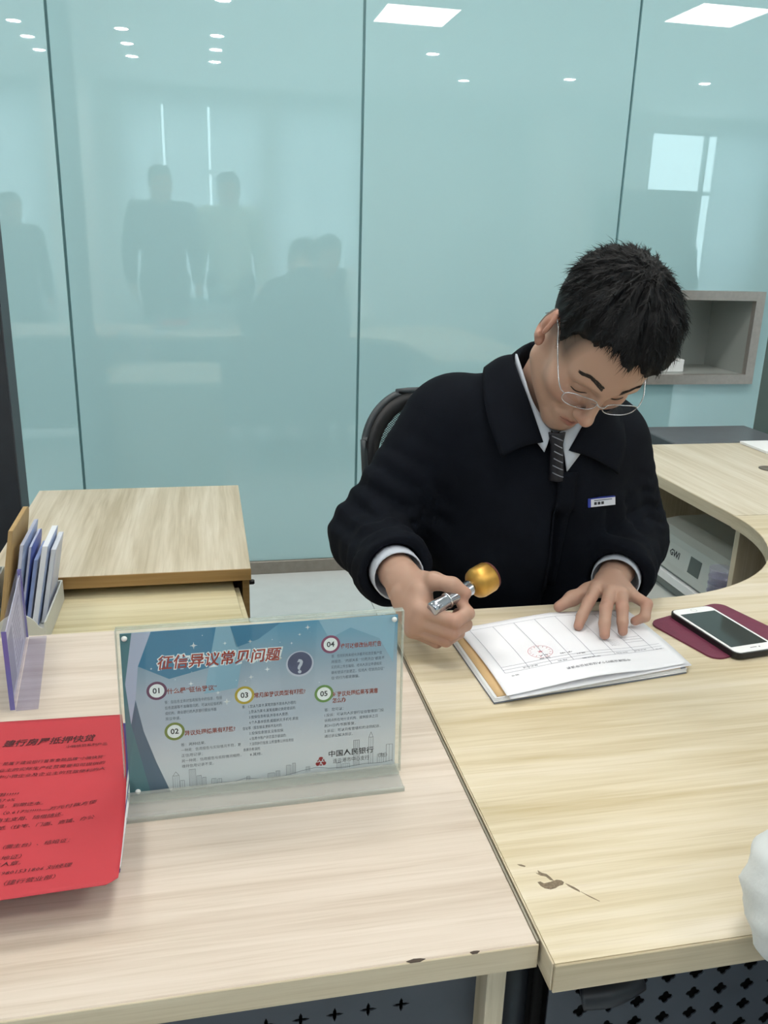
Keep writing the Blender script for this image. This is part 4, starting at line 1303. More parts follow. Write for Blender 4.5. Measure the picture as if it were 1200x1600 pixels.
MB().rbox((CX - .24, 1.36, .43), (CX + .24, 1.80, .50), 0.03, 3).build('seat', m_fabric, ch, True)
MB().tube(catmull([(CX, 1.70, .42), (CX, 1.86, .45), (CX, 1.90, .60), (CX, 1.865, .80)], 5), 0.02, 10).build('back_support', m_chair, ch, True)
MB().lathe([(0.027, 0.09), (0.027, 0.30), (0.018, 0.30), (0.018, 0.43)], (CX, 1.60, 0), n=16).build('gas_lift', m_chair_grey, ch, True)
for k in range(5):
    a = 2 * math.pi * k / 5 + .3
    d = Vector((math.cos(a), math.sin(a), 0))
    c0 = Vector((CX, 1.60, 0))
    lg = MB().tube([c0 + Vector((0, 0, .105)), c0 + d * .15 + Vector((0, 0, .09)), c0 + d * .29 + Vector((0, 0, .07))], [0.026, 0.022, 0.015], 8).build('leg', m_chair, ch, True)
    q = c0 + d * .29
    pz = Vector((-d.y, d.x, 0))
    MB().lathe([(0.024, -0.018), (0.027, -0.012), (0.027, 0.012), (0.024, 0.018)], (q.x, q.y, 0.0275), tuple(pz), 16).build('castor', m_chair, lg, True)
# ================================================================== PEOPLE
# small distance-field modeller: tapered capsules and ellipsoids blended smoothly, meshed with surface nets
class Field:
    def __init__(s, lo, hi, h):
        s.lo = np.array(lo, float); s.h = h
        s.n = np.ceil((np.array(hi) - s.lo) / h).astype(int) + 1
        s.v = np.full(s.n, 0.5, np.float32)
    def block(s, lo, hi):
        i0 = np.maximum(0, np.floor((np.array(lo) - s.lo) / s.h).astype(int))
        i1 = np.minimum(s.n, np.ceil((np.array(hi) - s.lo) / s.h).astype(int) + 1)
        if (i1 <= i0).any():
            return None, None
        ax = [(s.lo[k] + s.h * np.arange(i0[k], i1[k])).astype(np.float32) for k in range(3)]
        P = np.stack(np.meshgrid(*ax, indexing='ij'), -1)
        return tuple(slice(a, b) for a, b in zip(i0, i1)), P
    def put(s, d, sl, k, sub=False):
        a = s.v[sl]
        if sub:
            d = -d
            hh = np.clip(0.5 - 0.5 * (a - d) / max(k, 1e-6), 0, 1)
            s.v[sl] = a * (1 - hh) + d * hh + k * hh * (1 - hh)
        else:
            hh = np.clip(0.5 + 0.5 * (a - d) / max(k, 1e-6), 0, 1)
            s.v[sl] = a * (1 - hh) + d * hh - k * hh * (1 - hh)
    def cone(s, a, b, ra, rb, k=0.01, sub=False, flat=None):
        a, b = np.array(a, float), np.array(b, float)
        m = max(ra, rb) + k + 3 * s.h + 0.004
        sl, P = s.block(np.minimum(a, b) - m, np.maximum(a, b) + m)
        if sl is None: return s
        ba = b - a
        t = np.clip(((P - a) @ ba.astype(np.float32)) / max(1e-9, ba @ ba), 0, 1)
        q = P - a.astype(np.float32) - t[..., None] * ba.astype(np.float32)
        if flat is not None:      # (direction, factor): squash the section along a direction
            dr = np.array(flat[0], float); dr /= np.linalg.norm(dr)
            c = q @ dr.astype(np.float32)
            q = q + (c * (1.0 / flat[1] - 1.0))[..., None] * dr.astype(np.float32)
        d = np.sqrt((q * q).sum(-1)) - (ra + (rb - ra) * t)
        s.put(d, sl, k, sub)
        return s
    def chain(s, pts, rs, k=0.006, **kw):
        for i in range(len(pts) - 1):
            s.cone(pts[i], pts[i + 1], rs[i], rs[i + 1], k, **kw)
        return s
    def ell(s, c, r, k=0.01, sub=False, rot=None):
        c, r = np.array(c, float), np.array(r, float)
        m = r.max() + k + 3 * s.h + 0.004
        sl, P = s.block(c - m, c + m)
        if sl is None: return s
        q = P - c.astype(np.float32)
        if rot is not None:
            q = q @ np.array(rot, np.float32)
        k0 = np.sqrt(((q / r) ** 2).sum(-1))
        k1 = np.sqrt(((q / (r * r)) ** 2).sum(-1)) + 1e-6
        s.put(k0 * (k0 - 1) / k1, sl, k, sub)
        return s
    def cut(s, p, n, lo, hi):
        """remove everything beyond the plane inside the box lo..hi"""
        sl, P = s.block(lo, hi)
        n = np.array(n, float); n /= np.linalg.norm(n)
        s.v[sl] = np.maximum(s.v[sl], (P - np.array(p, np.float32)) @ n.astype(np.float32))
        return s
    def mesh(s):
        F = s.v
        n = np.array(F.shape)
        inside = F < 0
        c = n - 1
        acc = np.zeros((*c, 3), np.float32); cnt = np.zeros(c, np.float32)
        off = [(i, j, k) for i in (0, 1) for j in (0, 1) for k in (0, 1)]
        def sub(A, o): return A[o[0]:o[0] + c[0], o[1]:o[1] + c[1], o[2]:o[2] + c[2]]
        for o in off:
            for ax in range(3):
                if o[ax]: continue
                o2 = list(o); o2[ax] = 1
                A, B = sub(F, o), sub(F, o2)
                x = sub(inside, o) != sub(inside, o2)
                if not x.any(): continue
                ii = np.nonzero(x)
                t = A[ii] / (A[ii] - B[ii])
                p = np.tile(np.array(o, np.float32), (len(t), 1)); p[:, ax] += t
                acc[ii] += p; cnt[ii] += 1
        act = cnt > 0
        idx = -np.ones(c, np.int64); ids = np.nonzero(act)
        idx[ids] = np.arange(len(ids[0]))
        V = (np.stack(ids, 1) + acc[ids] / cnt[ids][:, None]) * s.h + s.lo
        quads = []
        for ax in range(3):
            b, d = (ax + 1) % 3, (ax + 2) % 3
            sl0 = [slice(1, n[k] - 1) for k in range(3)]; sl0[ax] = slice(0, n[ax] - 1)
            sl1 = list(sl0); sl1[ax] = slice(1, n[ax])
            A, B = inside[tuple(sl0)], inside[tuple(sl1)]
            for flip, x in ((False, A & ~B), (True, ~A & B)):
                g = np.stack(np.nonzero(x), 1)
                if not len(g): continue
                base = g.copy(); base[:, b] += 1; base[:, d] += 1
                q = []
                for (u, w) in ((1, 1), (0, 1), (0, 0), (1, 0)):
                    e = base.copy(); e[:, b] -= u; e[:, d] -= w
                    q.append(idx[e[:, 0], e[:, 1], e[:, 2]])
                q = np.stack(q, 1)
                quads.append(q[:, ::-1] if flip else q)
        Q = np.concatenate(quads) if quads else np.zeros((0, 4), int)
        Q = Q[(Q >= 0).all(1)]
        return V, Q

def np_mesh(name, V, Q, material, parent=None, smooth=True):
    me = bpy.data.meshes.new(name)
    me.vertices.add(len(V)); me.vertices.foreach_set('co', np.asarray(V, np.float32).ravel())
    me.loops.add(Q.size); me.loops.foreach_set('vertex_index', Q.ravel().astype(np.int32))
    me.polygons.add(len(Q)); me.polygons.foreach_set('loop_start', np.arange(0, Q.size, 4, dtype=np.int32))
    me.update(calc_edges=True); me.validate()
    return link(name, me, material, parent, smooth)

def smooth_np(V, Q, it=2, lam=0.5):
    E = np.concatenate([Q[:, [0, 1]], Q[:, [1, 2]], Q[:, [2, 3]], Q[:, [3, 0]]])
    for _ in range(it):
        S = np.zeros_like(V); C = np.zeros(len(V))
        for a, b in ((0, 1), (1, 0)):
            for ax in range(3):
                S[:, ax] += np.bincount(E[:, a], V[E[:, b], ax], len(V))
            C += np.bincount(E[:, a], minlength=len(V))
        V = V + lam * (S / np.maximum(C, 1)[:, None] - V)
    return V

def skin_mat():
    m = bpy.data.materials.new('skin')
    m.use_nodes = True
    nt = m.node_tree
    b = nt.nodes['Principled BSDF']
    at = nt.nodes.new('ShaderNodeAttribute'); at.attribute_name = 'tone'
    nt.links.new(at.outputs['Color'], b.inputs['Base Color'])
    b.inputs['Roughness'].default_value = 0.48
    b.inputs['Specular IOR Level'].default_value = 0.35
    b.inputs['Subsurface Weight'].default_value = 0.12
    b.inputs['Subsurface Radius'].default_value = (0.010, 0.004, 0.002)
    b.inputs['Subsurface Scale'].default_value = 0.5
    return m
m_skin = skin_mat()
m_hair = mat('black hair', '#0d0e11', 0.6, spec=0.22)
SKIN = np.array(lin('#b89683')[:3]); LIP = np.array(lin('#a06c60')[:3]); STUB = np.array(lin('#7f6a5c')[:3]); RED = np.array(lin('#b98070')[:3])

def tone(o, cols):
    a = o.data.color_attributes.new('tone', 'FLOAT_COLOR', 'POINT')
    a.data.foreach_set('color', np.concatenate([cols, np.ones((len(cols), 1))], 1).astype(np.float32).ravel())

# ---------- head in its own frame: x = the person's left, y = forward, z = up
def head_field(h, neck_to=None):
    F = Field((-.105, -.135, -.20 if neck_to is None else -.24), (.105, .15, .16), h)
    F.ell((0, -.010, .045), (.074, .094, .088), .01)
    F.ell((0, .028, .045), (.063, .063, .062), .03)
    F.ell((0, .030, -.030), (.058, .062, .075), .03)
    for s in (-1, 1):
        F.cone((s * .050, .004, -.058), (s * .013, .072, -.098), .021, .017, .03)
        F.ell((s * .041, .060, -.020), (.025, .026, .024), .025)
        F.cone((s * .012, .087, .029), (s * .046, .073, .027), .009, .009, .016)
    F.ell((0, .080, -.098), (.020, .017, .017), .02)
    F.cone((0, .088, .020), (0, .112, -.025), .007, .0095, .014)
    F.ell((0, .083, -.064), (.028, .019, .022), .014)
    for s in (-1, 1):
        F.ell((s * .031, .100, .009), (.018, .015, .010), .012, True)
        F.ell((s * .031, .0715, .008), (.0165, .0150, .0135), .004)
        F.cone((s * .044, .0795, .0145), (s * .020, .0865, .0165), .0011, .0011, .003, True)
        F.ell((s * .0115, .1025, -.033), (.0078, .0088, .0072), .006)
    F.ell((0, .1125, -.030), (.0105, .0112, .0098), .008)
    for s in (-1, 1):
        F.ell((s * .0055, .107, -.0415), (.0032, .0048, .0034), .003, True)
        F.cone((s * .021, .0885, -.0635), (s * .005, .1005, -.0590), .0030, .0046, .004)
        F.cone((s * .019, .0885, -.0670), (0, .0990, -.0705), .0032, .0056, .004)
    for s in (-1, 1):
        F.cone((s * .023, .0915, -.0650), (0, .1055, -.0645), .0009, .0013, .002, True)
        F.cone((s * .016, .101, -.040), (s * .029, .088, -.058), .0016, .0012, .006, True)
        # ears
        c, n = math.cos(s * .35), math.sin(s * .35)
        rot = np.array([[c, n, 0], [-n, c, 0], [0, 0, 1.]])
        F.ell((s * .081, -.014, .004), (.0075, .0195, .0325), .006, rot=rot)
        F.ell((s * .077, -.003, -.025), (.006, .009, .011), .008)
        F.ell((s * .0885, -.012, .008), (.0065, .0115, .0215), .003, True, rot=rot)
        F.ell((s * .084, -.016, .008), (.0035, .0085, .015), .004, rot=rot)
        F.ell((s * .083, -.001, -.004), (.008, .005, .007), .003, True)
    if neck_to is not None:
        F.cone((0, -.032, -.02), tuple(neck_to), .053, .060, .03)
    else:
        F.cone((0, -.032, -.02), (0, -.045, -.17), .053, .058, .03)
    return F

def head_tones(V):
    x, y, z = V[:, 0], V[:, 1], V[:, 2]
    c = np.tile(SKIN, (len(V), 1))
    def blend(w, col):
        nonlocal c
        w = np.clip(w, 0, 1)[:, None]
        c = c * (1 - w) + col * w
    blend(0.45 * np.exp(-(((np.abs(x) - .042) / .020) ** 2 + ((z + .02) / .022) ** 2 + ((y - .07) / .03) ** 2)), RED)
    blend(0.5 * np.exp(-((x / .016) ** 2 + ((z + .03) / .014) ** 2 + ((y - .112) / .016) ** 2)), RED)
    blend(0.55 * (np.abs(x) > .074) * (np.abs(z) < .045) * (y < .02), RED)
    blend(1.1 * np.exp(-((x / .019) ** 2) ** 2 - ((z + .065) / .0085) ** 4 - ((y - .100) / .010) ** 4), LIP)
    blend(0.35 * ((y > .05) & (z < -.075)) * np.clip((-.075 - z) / .02, 0, 1) + 0.4 * np.exp(-((x / .02) ** 2 + ((z + .052) / .006) ** 2)) * (y > .08), STUB)
    # cropped hair at the temples and nape
    blend(0.9 * np.clip((.062 - y) / .02, 0, 1) * np.clip((z - .000) / .03, 0, 1) * (np.abs(x) > .045) * (np.abs(x) < .079) * np.clip((y - .0) / .008 + 1, 0, 1), STUB * 0.35)
    blend(0.9 * (y < -.02) * np.clip((z + .075) / .03, 0, 1), STUB * 0.3)
    return c

def hair_field(h):
    F = Field((-.115, -.145, -.09), (.115, .135, .175), h)
    F.ell((0, -.016, .050), (.0825, .102, .086), .01)
    F.ell((0, .020, .086), (.070, .074, .050), .03)
    F.ell((.006, -.01, .086), (.070, .082, .050), .03)
    sl, P = F.block((-.2, -.2, -.2), (.2, .2, .2))
    x, y, z = P[..., 0], P[..., 1], P[..., 2]
    zl = np.interp(y, [-.13, -.075, -.045, -.030, -.010, .012, .022, .034, .048, .066, .085, .11], [-.058, -.055, -.040, .012, .036, .030, .004, .058, .080, .088, .093, .097])
    zl = zl + 0.006 * np.sin(x * 160 + 1.0) * (y > .03) + 0.004 * np.sin(x * 370 + y * 90) * (y > .03) - .012 * np.clip((x - .0) / .05, -1, 1) * (y > .06)
    # lumps and ridges that follow the combing direction
    a = np.arctan2(x, y + .04)
    r = np.sqrt(x * x + (y + .04) ** 2)
    rid = .0022 * np.sin(17 * a + 40 * r + 9 * z / .1) + .0022 * np.sin(31 * a - 60 * r + 4) + .0018 * np.sin(x * 210 + y * 130 + z * 170)
    F.v = np.maximum(F.v + rid * np.clip((z - .03) / .04, 0, 1), (zl - z) * 0.8)
    return F

hv, hq = head_field(0.0030).mesh()                 # shared by the people in the hall
gv, gq = hair_field(0.0042).mesh()

def normals_np(V, Q):
    n = np.cross(V[Q[:, 2]] - V[Q[:, 0]], V[Q[:, 3]] - V[Q[:, 1]])
    N = np.zeros_like(V)
    for k in range(4):
        for ax in range(3):
            N[:, ax] += np.bincount(Q[:, k], n[:, ax], len(V))
    return N / (np.linalg.norm(N, axis=1, keepdims=True) + 1e-12)

def strands(V, Q, count, seed, length=(.012, .024), zmin=.0, width=.0006):
    """short flat locks that follow the head, rooted on the hair cap"""
    g = np.random.default_rng(seed)
    N = normals_np(V, Q)
    cand = np.nonzero((V[:, 2] > zmin) & ~((V[:, 1] > .015) & (V[:, 2] < .102) & (V[:, 1] > .10 - V[:, 2])))[0]
    pick = g.choice(cand, count)
    crown = np.array([.005, -.055, .14])
    vs, fs = [], []
    for i in pick:
        p, n = V[i], N[i]
        fl = p - crown; fl[2] -= .02
        fl = fl - n * (fl @ n)
        fl /= np.linalg.norm(fl) + 1e-9
        fl = fl + g.normal(0, .35, 3); fl -= n * (fl @ n); fl /= np.linalg.norm(fl) + 1e-9
        L = g.uniform(*length) * (1.0 if p[2] > .06 else .55)
        up = g.uniform(.20, .75) * (1.0 if p[2] > .05 else .4)
        d1 = fl + n * up; d1 /= np.linalg.norm(d1)
        d2 = fl + n * (up * .25) + np.array([0, 0, -.15]); d2 /= np.linalg.norm(d2)
        a = p - n * .002; b = a + d1 * L * .5; c = b + d2 * L * .6
        w = np.cross(n, fl) * width
        k = len(vs)
        vs += [a - w, a + w, b - w * .8, b + w * .8, c]
        fs += [(k, k + 1, k + 3, k + 2), (k + 2, k + 3, k + 4, k + 4)]
    return np.array(vs), [f if f[2] != f[3] else f[:3] for f in fs]

def hand_prims(F, wrist, fwd, back, side, curl=0.35, s=1.0):
    """relaxed hand: fwd = towards the fingers, back = out of the back of the hand, side = towards the thumb"""
    W, f, b, t = (np.array(q, float) for q in (wrist, fwd, back, side))
    f /= np.linalg.norm(f); b -= f * (b @ f); b /= np.linalg.norm(b); t -= f * (t @ f) + b * (t @ b); t /= np.linalg.norm(t)
    def L(x, y, z): return W + s * (f * x + t * y + b * z)
    F.cone(L(-.03, 0, 0), L(.02, 0, 0), .026 * s, .024 * s, .01, flat=(b, .75))
    kn = [(.088, .027), (.092, .008), (.088, -.011), (.080, -.028)]
    for (x, y) in kn:
        F.cone(L(.015, y * .55, 0), L(x, y, .002), .014 * s, .0105 * s, .012)
    for (x, y), (l1, l2, l3), r in zip(kn, ((.042, .025, .020), (.046, .029, .021), (.043, .027, .020), (.034, .020, .018)), (.0092, .0094, .0090, .0080)):
        p = L(x, y, .002); ang = 0.15
        pts, rs_ = [p], [r * 1.08 * s]
        for l, cc, rr in zip((l1, l2, l3), (curl, curl * 1.5, curl), (1.0, .93, .80)):
            ang += cc
            p = p + s * l * (f * math.cos(ang) - b * math.sin(ang))
            pts.append(p); rs_.append(r * rr * s)
        F.chain(pts, rs_, .003)
    F.chain([L(.015, .020, -.006), L(.045, .042, -.014), L(.075, .050, -.018), L(.098, .048, -.022)], [.014 * s, .0118 * s, .0105 * s, .0085 * s], .006)

# ---------------------------------------------------------------- the clerk
HS = 1.05
HP = np.array([0.600, 1.265, 1.194])
HR = np.array([[0.975, -0.119, 0.189], [0.087, -0.577, -0.812], [-0.205, -0.808, 0.553]])
_q, _ = np.linalg.qr(HR); HR = _q * np.sign(np.diag(_q.T @ HR))
def H2W(V): return (np.atleast_2d(V) * HS) @ HR.T + HP
def W2H(P): return ((np.array(P) - HP) @ HR) / HS
NECK = (.596, 1.425, 1.075)

clerk = thing('person', 'bank clerk in black coat, shirt, striped tie and glasses bending over a form', 'person', (0.60, 1.5, 0))
# -- body: head, neck and hands at fine pitch, the covered trunk coarser, all in one mesh
V1, Q1 = head_field(0.0021, W2H(NECK)).mesh()
V1 = smooth_np(V1, Q1, 1, .4)
T1 = head_tones(V1)
V1 = H2W(V1)
FL = Field((.53, 1.07, .755), (.73, 1.30, .85), .0021)          # left hand, spread flat on the form
WL = (.664, 1.236, .800)
FL.cone((.700, 1.285, .795), WL, .030, .027, .01, flat=((0, 0, 1), .8))
for mcp, r in (((.613, 1.188, .808), .0125), ((.627, 1.166, .811), .0128), ((.643, 1.158, .809), .0125), ((.665, 1.168, .803), .0118)):
    FL.cone((WL[0] - .25 * (WL[0] - mcp[0]) + .0, WL[1] - .2 * (WL[1] - mcp[1]), .800), mcp, .0185, r, .014)
FL.chain([(.613, 1.188, .808), (.583, 1.150, .803), (.566, 1.134, .786), (.557, 1.124, .7745)], [.0108, .0098, .0088, .0076], .003)
FL.chain([(.627, 1.166, .811), (.598, 1.120, .806), (.588, 1.100, .788), (.5845, 1.089, .7745)], [.0110, .0100, .0090, .0078], .003)
FL.chain([(.643, 1.158, .809), (.624, 1.117, .805), (.619, 1.102, .788), (.6180, 1.096, .7745)], [.0106, .0097, .0087, .0075], .003)
FL.chain([(.665, 1.168, .803), (.676, 1.135, .800), (.668, 1.122, .784), (.655, 1.128, .7745)], [.0098, .0090, .0082, .0072], .003)
FL.chain([(.652, 1.222, .796), (.612, 1.212, .793), (.580, 1.203, .786), (.553, 1.193, .777)], [.0165, .0130, .0112, .0088], .010)
# finger nails as shallow flats
V2, Q2 = FL.mesh()
FR = Field((.23, 1.03, .765), (.42, 1.26, .92), .0021)            # right hand, closed round the stamp handle
WR = (.290, 1.190, .838)
FR.cone((.289, 1.235, .835), WR, .031, .028, .012)
FR.cone(WR, (.298, 1.128, .840), .030, .026, .016, flat=((1, 0, 0), .8))
FR.cone((.290, 1.170, .828), (.296, 1.105, .815), .026, .022, .016)
fing = [[(.292, 1.092, .832), (.335, 1.062, .826), (.358, 1.073, .832), (.352, 1.088, .842)],
        [(.290, 1.094, .815), (.333, 1.064, .808), (.357, 1.078, .812), (.350, 1.095, .822)],
        [(.288, 1.100, .800), (.327, 1.072, .792), (.350, 1.087, .795), (.342, 1.104, .804)],
        [(.286, 1.112, .790), (.318, 1.088, .782), (.338, 1.102, .784), (.330, 1.116, .792)]]
for f_, r in zip(fing, (.0108, .0108, .0102, .0092)):
    FR.cone((.289, 1.150, .825), f_[0], .020, r * 1.15, .012)
    FR.chain(f_, [r, r * .98, r * .9, r * .78], .003)
FR.chain([(.300, 1.165, .850), (.318, 1.118, .866), (.340, 1.098, .866), (.358, 1.090, .856)], [.0165, .0125, .0112, .0090], .008)
V3, Q3 = FR.mesh()
FT = Field((.22, 1.25, .40), (.90, 1.75, 1.16), .014)              # trunk and arms under the clothes
FT.ell((.60, 1.45, .95), (.165, .095, .16), .05).ell((.60, 1.48, .68), (.15, .10, .22), .06)
FT.cone((.45, 1.46, 1.03), (.72, 1.46, .99), .052, .052, .04).cone((.596, 1.435, .98), NECK, .06, .056, .04)
FT.chain([(.43, 1.46, 1.02), (.285, 1.43, .828), (.289, 1.24, .835)], [.048, .038, .028], .02)
FT.chain([(.745, 1.465, .975), (.798, 1.43, .81), (.695, 1.283, .795)], [.048, .038, .028], .02)
V4, Q4 = FT.mesh()
VV = np.concatenate([V1, V2, V3, V4]); o1 = len(V1); o2 = o1 + len(V2); o3 = o2 + len(V3)
QQ = np.concatenate([Q1, Q2 + o1, Q3 + o2, Q4 + o3])
body = np_mesh('body', VV, QQ, m_skin, clerk)
HSK = np.array(lin('#b3917f')[:3]); HRED = np.array(lin('#b07a6c')[:3])
def hand_tone(V, spots, r=.011):
    c = np.tile(HSK, (len(V), 1))
    for s_ in spots:
        w = np.exp(-((V - np.array(s_)) ** 2).sum(1) / r ** 2)[:, None] * .6
        c = c * (1 - w) + HRED * w
    return c
T2 = hand_tone(V2, [(.557, 1.124, .7745), (.5845, 1.089, .7745), (.618, 1.096, .7745), (.655, 1.128, .7745), (.553, 1.193, .777), (.583, 1.15, .80), (.598, 1.12, .806), (.624, 1.117, .805), (.676, 1.135, .80)])
T3 = hand_tone(V3, [f_[k] for f_ in fing for k in (1, 3)] + [(.358, 1.09, .856)])
tone(body, np.concatenate([T1, T2, T3, np.tile(SKIN, (len(V4), 1))]))
# finger nails
m_nail = mat('finger nail', '#dcb0a0', 0.3)
for tip, prev in (((.557, 1.124, .7745), (.566, 1.134, .786)), ((.5845, 1.089, .7745), (.588, 1.100, .788)), ((.618, 1.096, .7745), (.619, 1.102, .788)), ((.553, 1.193, .777), (.580, 1.203, .786))):
    tip, prev = Vector(tip), Vector(prev)
    d = (tip - prev).normalized()
    up = Vector((0, 0, 1)); up = (up - d * up.dot(d)).normalized()
    sd = d.cross(up)
    c0 = tip - d * .002 + up * .0068
    def nl(u, v): return c0 + d * (-.0055 + .0105 * v) + sd * (.0042 * (2 * u - 1)) - up * (.0022 * (2 * u - 1) ** 2 + .0016 * v * v)
    sheet('finger_nail', nl, 6, 5, 0.0006, m_nail, body)

# -- hair
F = hair_field(0.0026)
V, Q = F.mesh()
V = smooth_np(V, Q, 1, .4)
hair = np_mesh('hair', H2W(V), Q, m_hair, clerk)
sv, sf = strands(V, Q, 9000, 11, zmin=-.05)
tag(mesh('hair_strands', H2W(sv), sf, m_hair, hair), kind='stuff')
# -- eyebrows and lash lines
m_brow = mat('dark brow hair', '#38322f', 0.8)
from mathutils.bvhtree import BVHTree
HB_ = BVHTree.FromPolygons([tuple(v) for v in V1], [tuple(map(int, q)) for q in Q1])
def on_face(x, z, lift):
    a = Vector(H2W([[x, .2, z]])[0]); d = Vector(HR @ np.array([0, -1., 0]))
    hit = HB_.ray_cast(a, d)
    return hit[0] - d * lift if hit[0] is not None else a
for s_ in (-1, 1):
    b = MB()
    gg = random.Random(5 + s_)
    for k in range(320):
        t = gg.random()
        x = s_ * (.014 + .036 * t)
        z = .0375 + .0065 * math.sin(min(1, t / .7) * 1.5) - .006 * max(0, t - .65) / .35 + gg.uniform(-.0038, .0038) * (1 - .55 * t)
        p = on_face(x, z, .0004); q = on_face(x + s_ * .0055, z + .0018 * (1 - 1.6 * t), .0012)
        w = Vector(H2W([[0, 0, .0007]])[0] - H2W([[0, 0, 0]])[0])
        kk = len(b.v)
        b.v += [tuple(p - w), tuple(p + w), tuple(q)]
        b.f.append((kk, kk + 1, kk + 2))
    tag(b.build('eyebrow', m_brow, body), kind='stuff')
    pts = [on_face(s_ * (.0185 + .027 * k / 8), .0035 - .0032 * math.sin(math.pi * k / 8), .0005) for k in range(9)]
    MB().tube(pts, [.0004, .0007, .0009, .0010, .0011, .0011, .0010, .0008, .0005], 6).build('lash_line', m_brow, body, True)
# mouth line
pts = [on_face(-.021 + .042 * k / 10, -.0645 - .0008 * math.sin(math.pi * k / 10), .0002) for k in range(11)]
MB().tube(pts, [.0003] + [.0007] * 9 + [.0003], 6).build('mouth_line', mat('lip shadow line', '#7c4c44', 0.6), body, True)

# -- glasses
gl = thing('glasses', 'thin silver half-rim glasses on the clerk', 'glasses', tuple(H2W([[0, .105, .005]])[0]))
m_silver = mat('silver wire', '#c9ccd2', 0.2, metal=0.9)
m_lens = clear('spectacle lens', '#eef0f4', 0.05, 0.01)
def lens_pt(s_, a, k=1.0):
    hw, hh = .0275 * k, .0125 * k
    c, sn_ = math.cos(a), math.sin(a)
    e = lambda v: math.copysign(abs(v) ** .75, v)
    x, z = e(c) * hw, e(sn_) * hh
    X = .0345 + x
    return [s_ * X, .1085 - 3.0 * max(0, X - .012) ** 2 - .18 * (z + .004), .007 + z]
for s_ in (-1, 1):
    rim = [H2W([lens_pt(s_, 2 * math.pi * k / 36)])[0] for k in range(37)]
    rt_ = MB().tube(rim, 0.00085, 6, False).build('rim', m_silver, gl, True)
    ring_ = [H2W([lens_pt(s_, 2 * math.pi * k / 36, .97)])[0] for k in range(36)]
    cen = H2W([[s_ * .0345, .1085 - 3.0 * .0225 ** 2, .004]])[0]
    mesh('lens', [cen] + ring_, [(0, 1 + k, 1 + (k + 1) % 36) for k in range(36)], m_lens, gl, True)
    tp_ = [lens_pt(s_, .25), [s_ * .068, .093, .011], [s_ * .074, .075, .016], [s_ * .0765, .030, .022], [s_ * .0795, .004, .030], [s_ * .083, -.018, .026], [s_ * .083, -.030, .004]]
    MB().tube(catmull(H2W(tp_), 5), 0.0009, 6).build('temple', m_silver, gl, True)
    MB().tube(catmull(H2W([lens_pt(s_, math.pi * .95), [s_ * .0085, .101, .0], [s_ * .0075, .0985, -.006]]), 4), 0.0006, 6).build('nose_pad', m_silver, gl, True)
MB().tube(catmull(H2W([lens_pt(-1, math.pi * .9), [-.004, .1105, .011], [.004, .1105, .011], lens_pt(1, math.pi * .9)]), 5), 0.0010, 6).build('bridge', m_silver, gl, True)

# -- coat
m_coat = mat('black navy wool coat', '#0d1119', 0.9, noise=(25, 0.12), bump=(500, 0.25), spec=0.12)
FC = Field((.17, 1.15, .40), (.93, 1.72, 1.20), .0062)
FC.ell((.590, 1.445, .965), (.185, .140, .150), .03)
FC.ell((.592, 1.442, .82), (.203, .148, .20), .06)
FC.ell((.603, 1.48, .60), (.205, .175, .17), .06)
FC.cone((.455, 1.475, 1.040), (.715, 1.470, 1.000), .073, .073, .05)
FC.cone((.597, 1.455, 1.06), (.592, 1.425, 1.105), .095, .078, .05)
cR0, cR1, cR2 = np.array((.420, 1.465, 1.018)), np.array((.280, 1.435, .828)), np.array((.288, 1.255, .832))
cL0, cL1, cL2 = np.array((.742, 1.465, .978)), np.array((.800, 1.432, .802)), np.array((.694, 1.275, .790))
FC.chain([cR0, cR1], [.080, .066], .05).chain([cR1, cR2, cR2 + (cR2 - cR1) * .12], [.066, .054, .053], .03)
FC.chain([cL0, cL1], [.080, .066], .05).chain([cL1, cL2, cL2 + (cL2 - cL1) * .12], [.066, .055, .054], .03)
# cloth folds: waves across the sleeves and diagonal drags on the chest
sl, P = FC.block((0, 1, 0), (1, 2, 1.3))
def folds(a, b, freq, amp, phase):
    ba = b - a
    t = ((P - a.astype(np.float32)) @ ba.astype(np.float32)) / (ba @ ba)
    q = P - a.astype(np.float32) - t[..., None] * ba.astype(np.float32)
    rr = np.sqrt((q * q).sum(-1))
    an = np.arctan2(q[..., 2], q[..., 0] + .6 * q[..., 1])
    m_ = np.exp(-((t - .75) / .45) ** 2) * (rr < .13)
    w_ = np.sin(freq * t + 1.6 * np.sin(2 * an + phase) + phase)
    return amp * m_ * (1.0 - 2.0 * np.abs(w_) ** .6) * .8 + amp * .5 * m_ * np.sin(freq * 1.9 * t + 2.3 * np.sin(an - phase))
FC.v[sl] += folds(cR0, cR1, 19, .0042, .3) + folds(cR1, cR2, 13, .0042, 1.2) + folds(cL0, cL1, 21, .0040, 2.0) + folds(cL1, cL2, 12, .0040, .7)
FC.v[sl] += .0030 * np.sin(34 * P[..., 0] + 26 * P[..., 2] + 2 * np.sin(9 * P[..., 2])) * np.exp(-((P[..., 2] - .86) / .12) ** 2) * (P[..., 1] < 1.42)
for c0, c1 in ((cR1, cR2), (cL1, cL2)):
    d = (c1 - c0) / np.linalg.norm(c1 - c0)
    FC.cut(c1 + d * .012, d, c1 - .11, c1 + .11)
    FC.cone(c1 - d * .03, c1 + d * .06, .045, .046, .002, True)
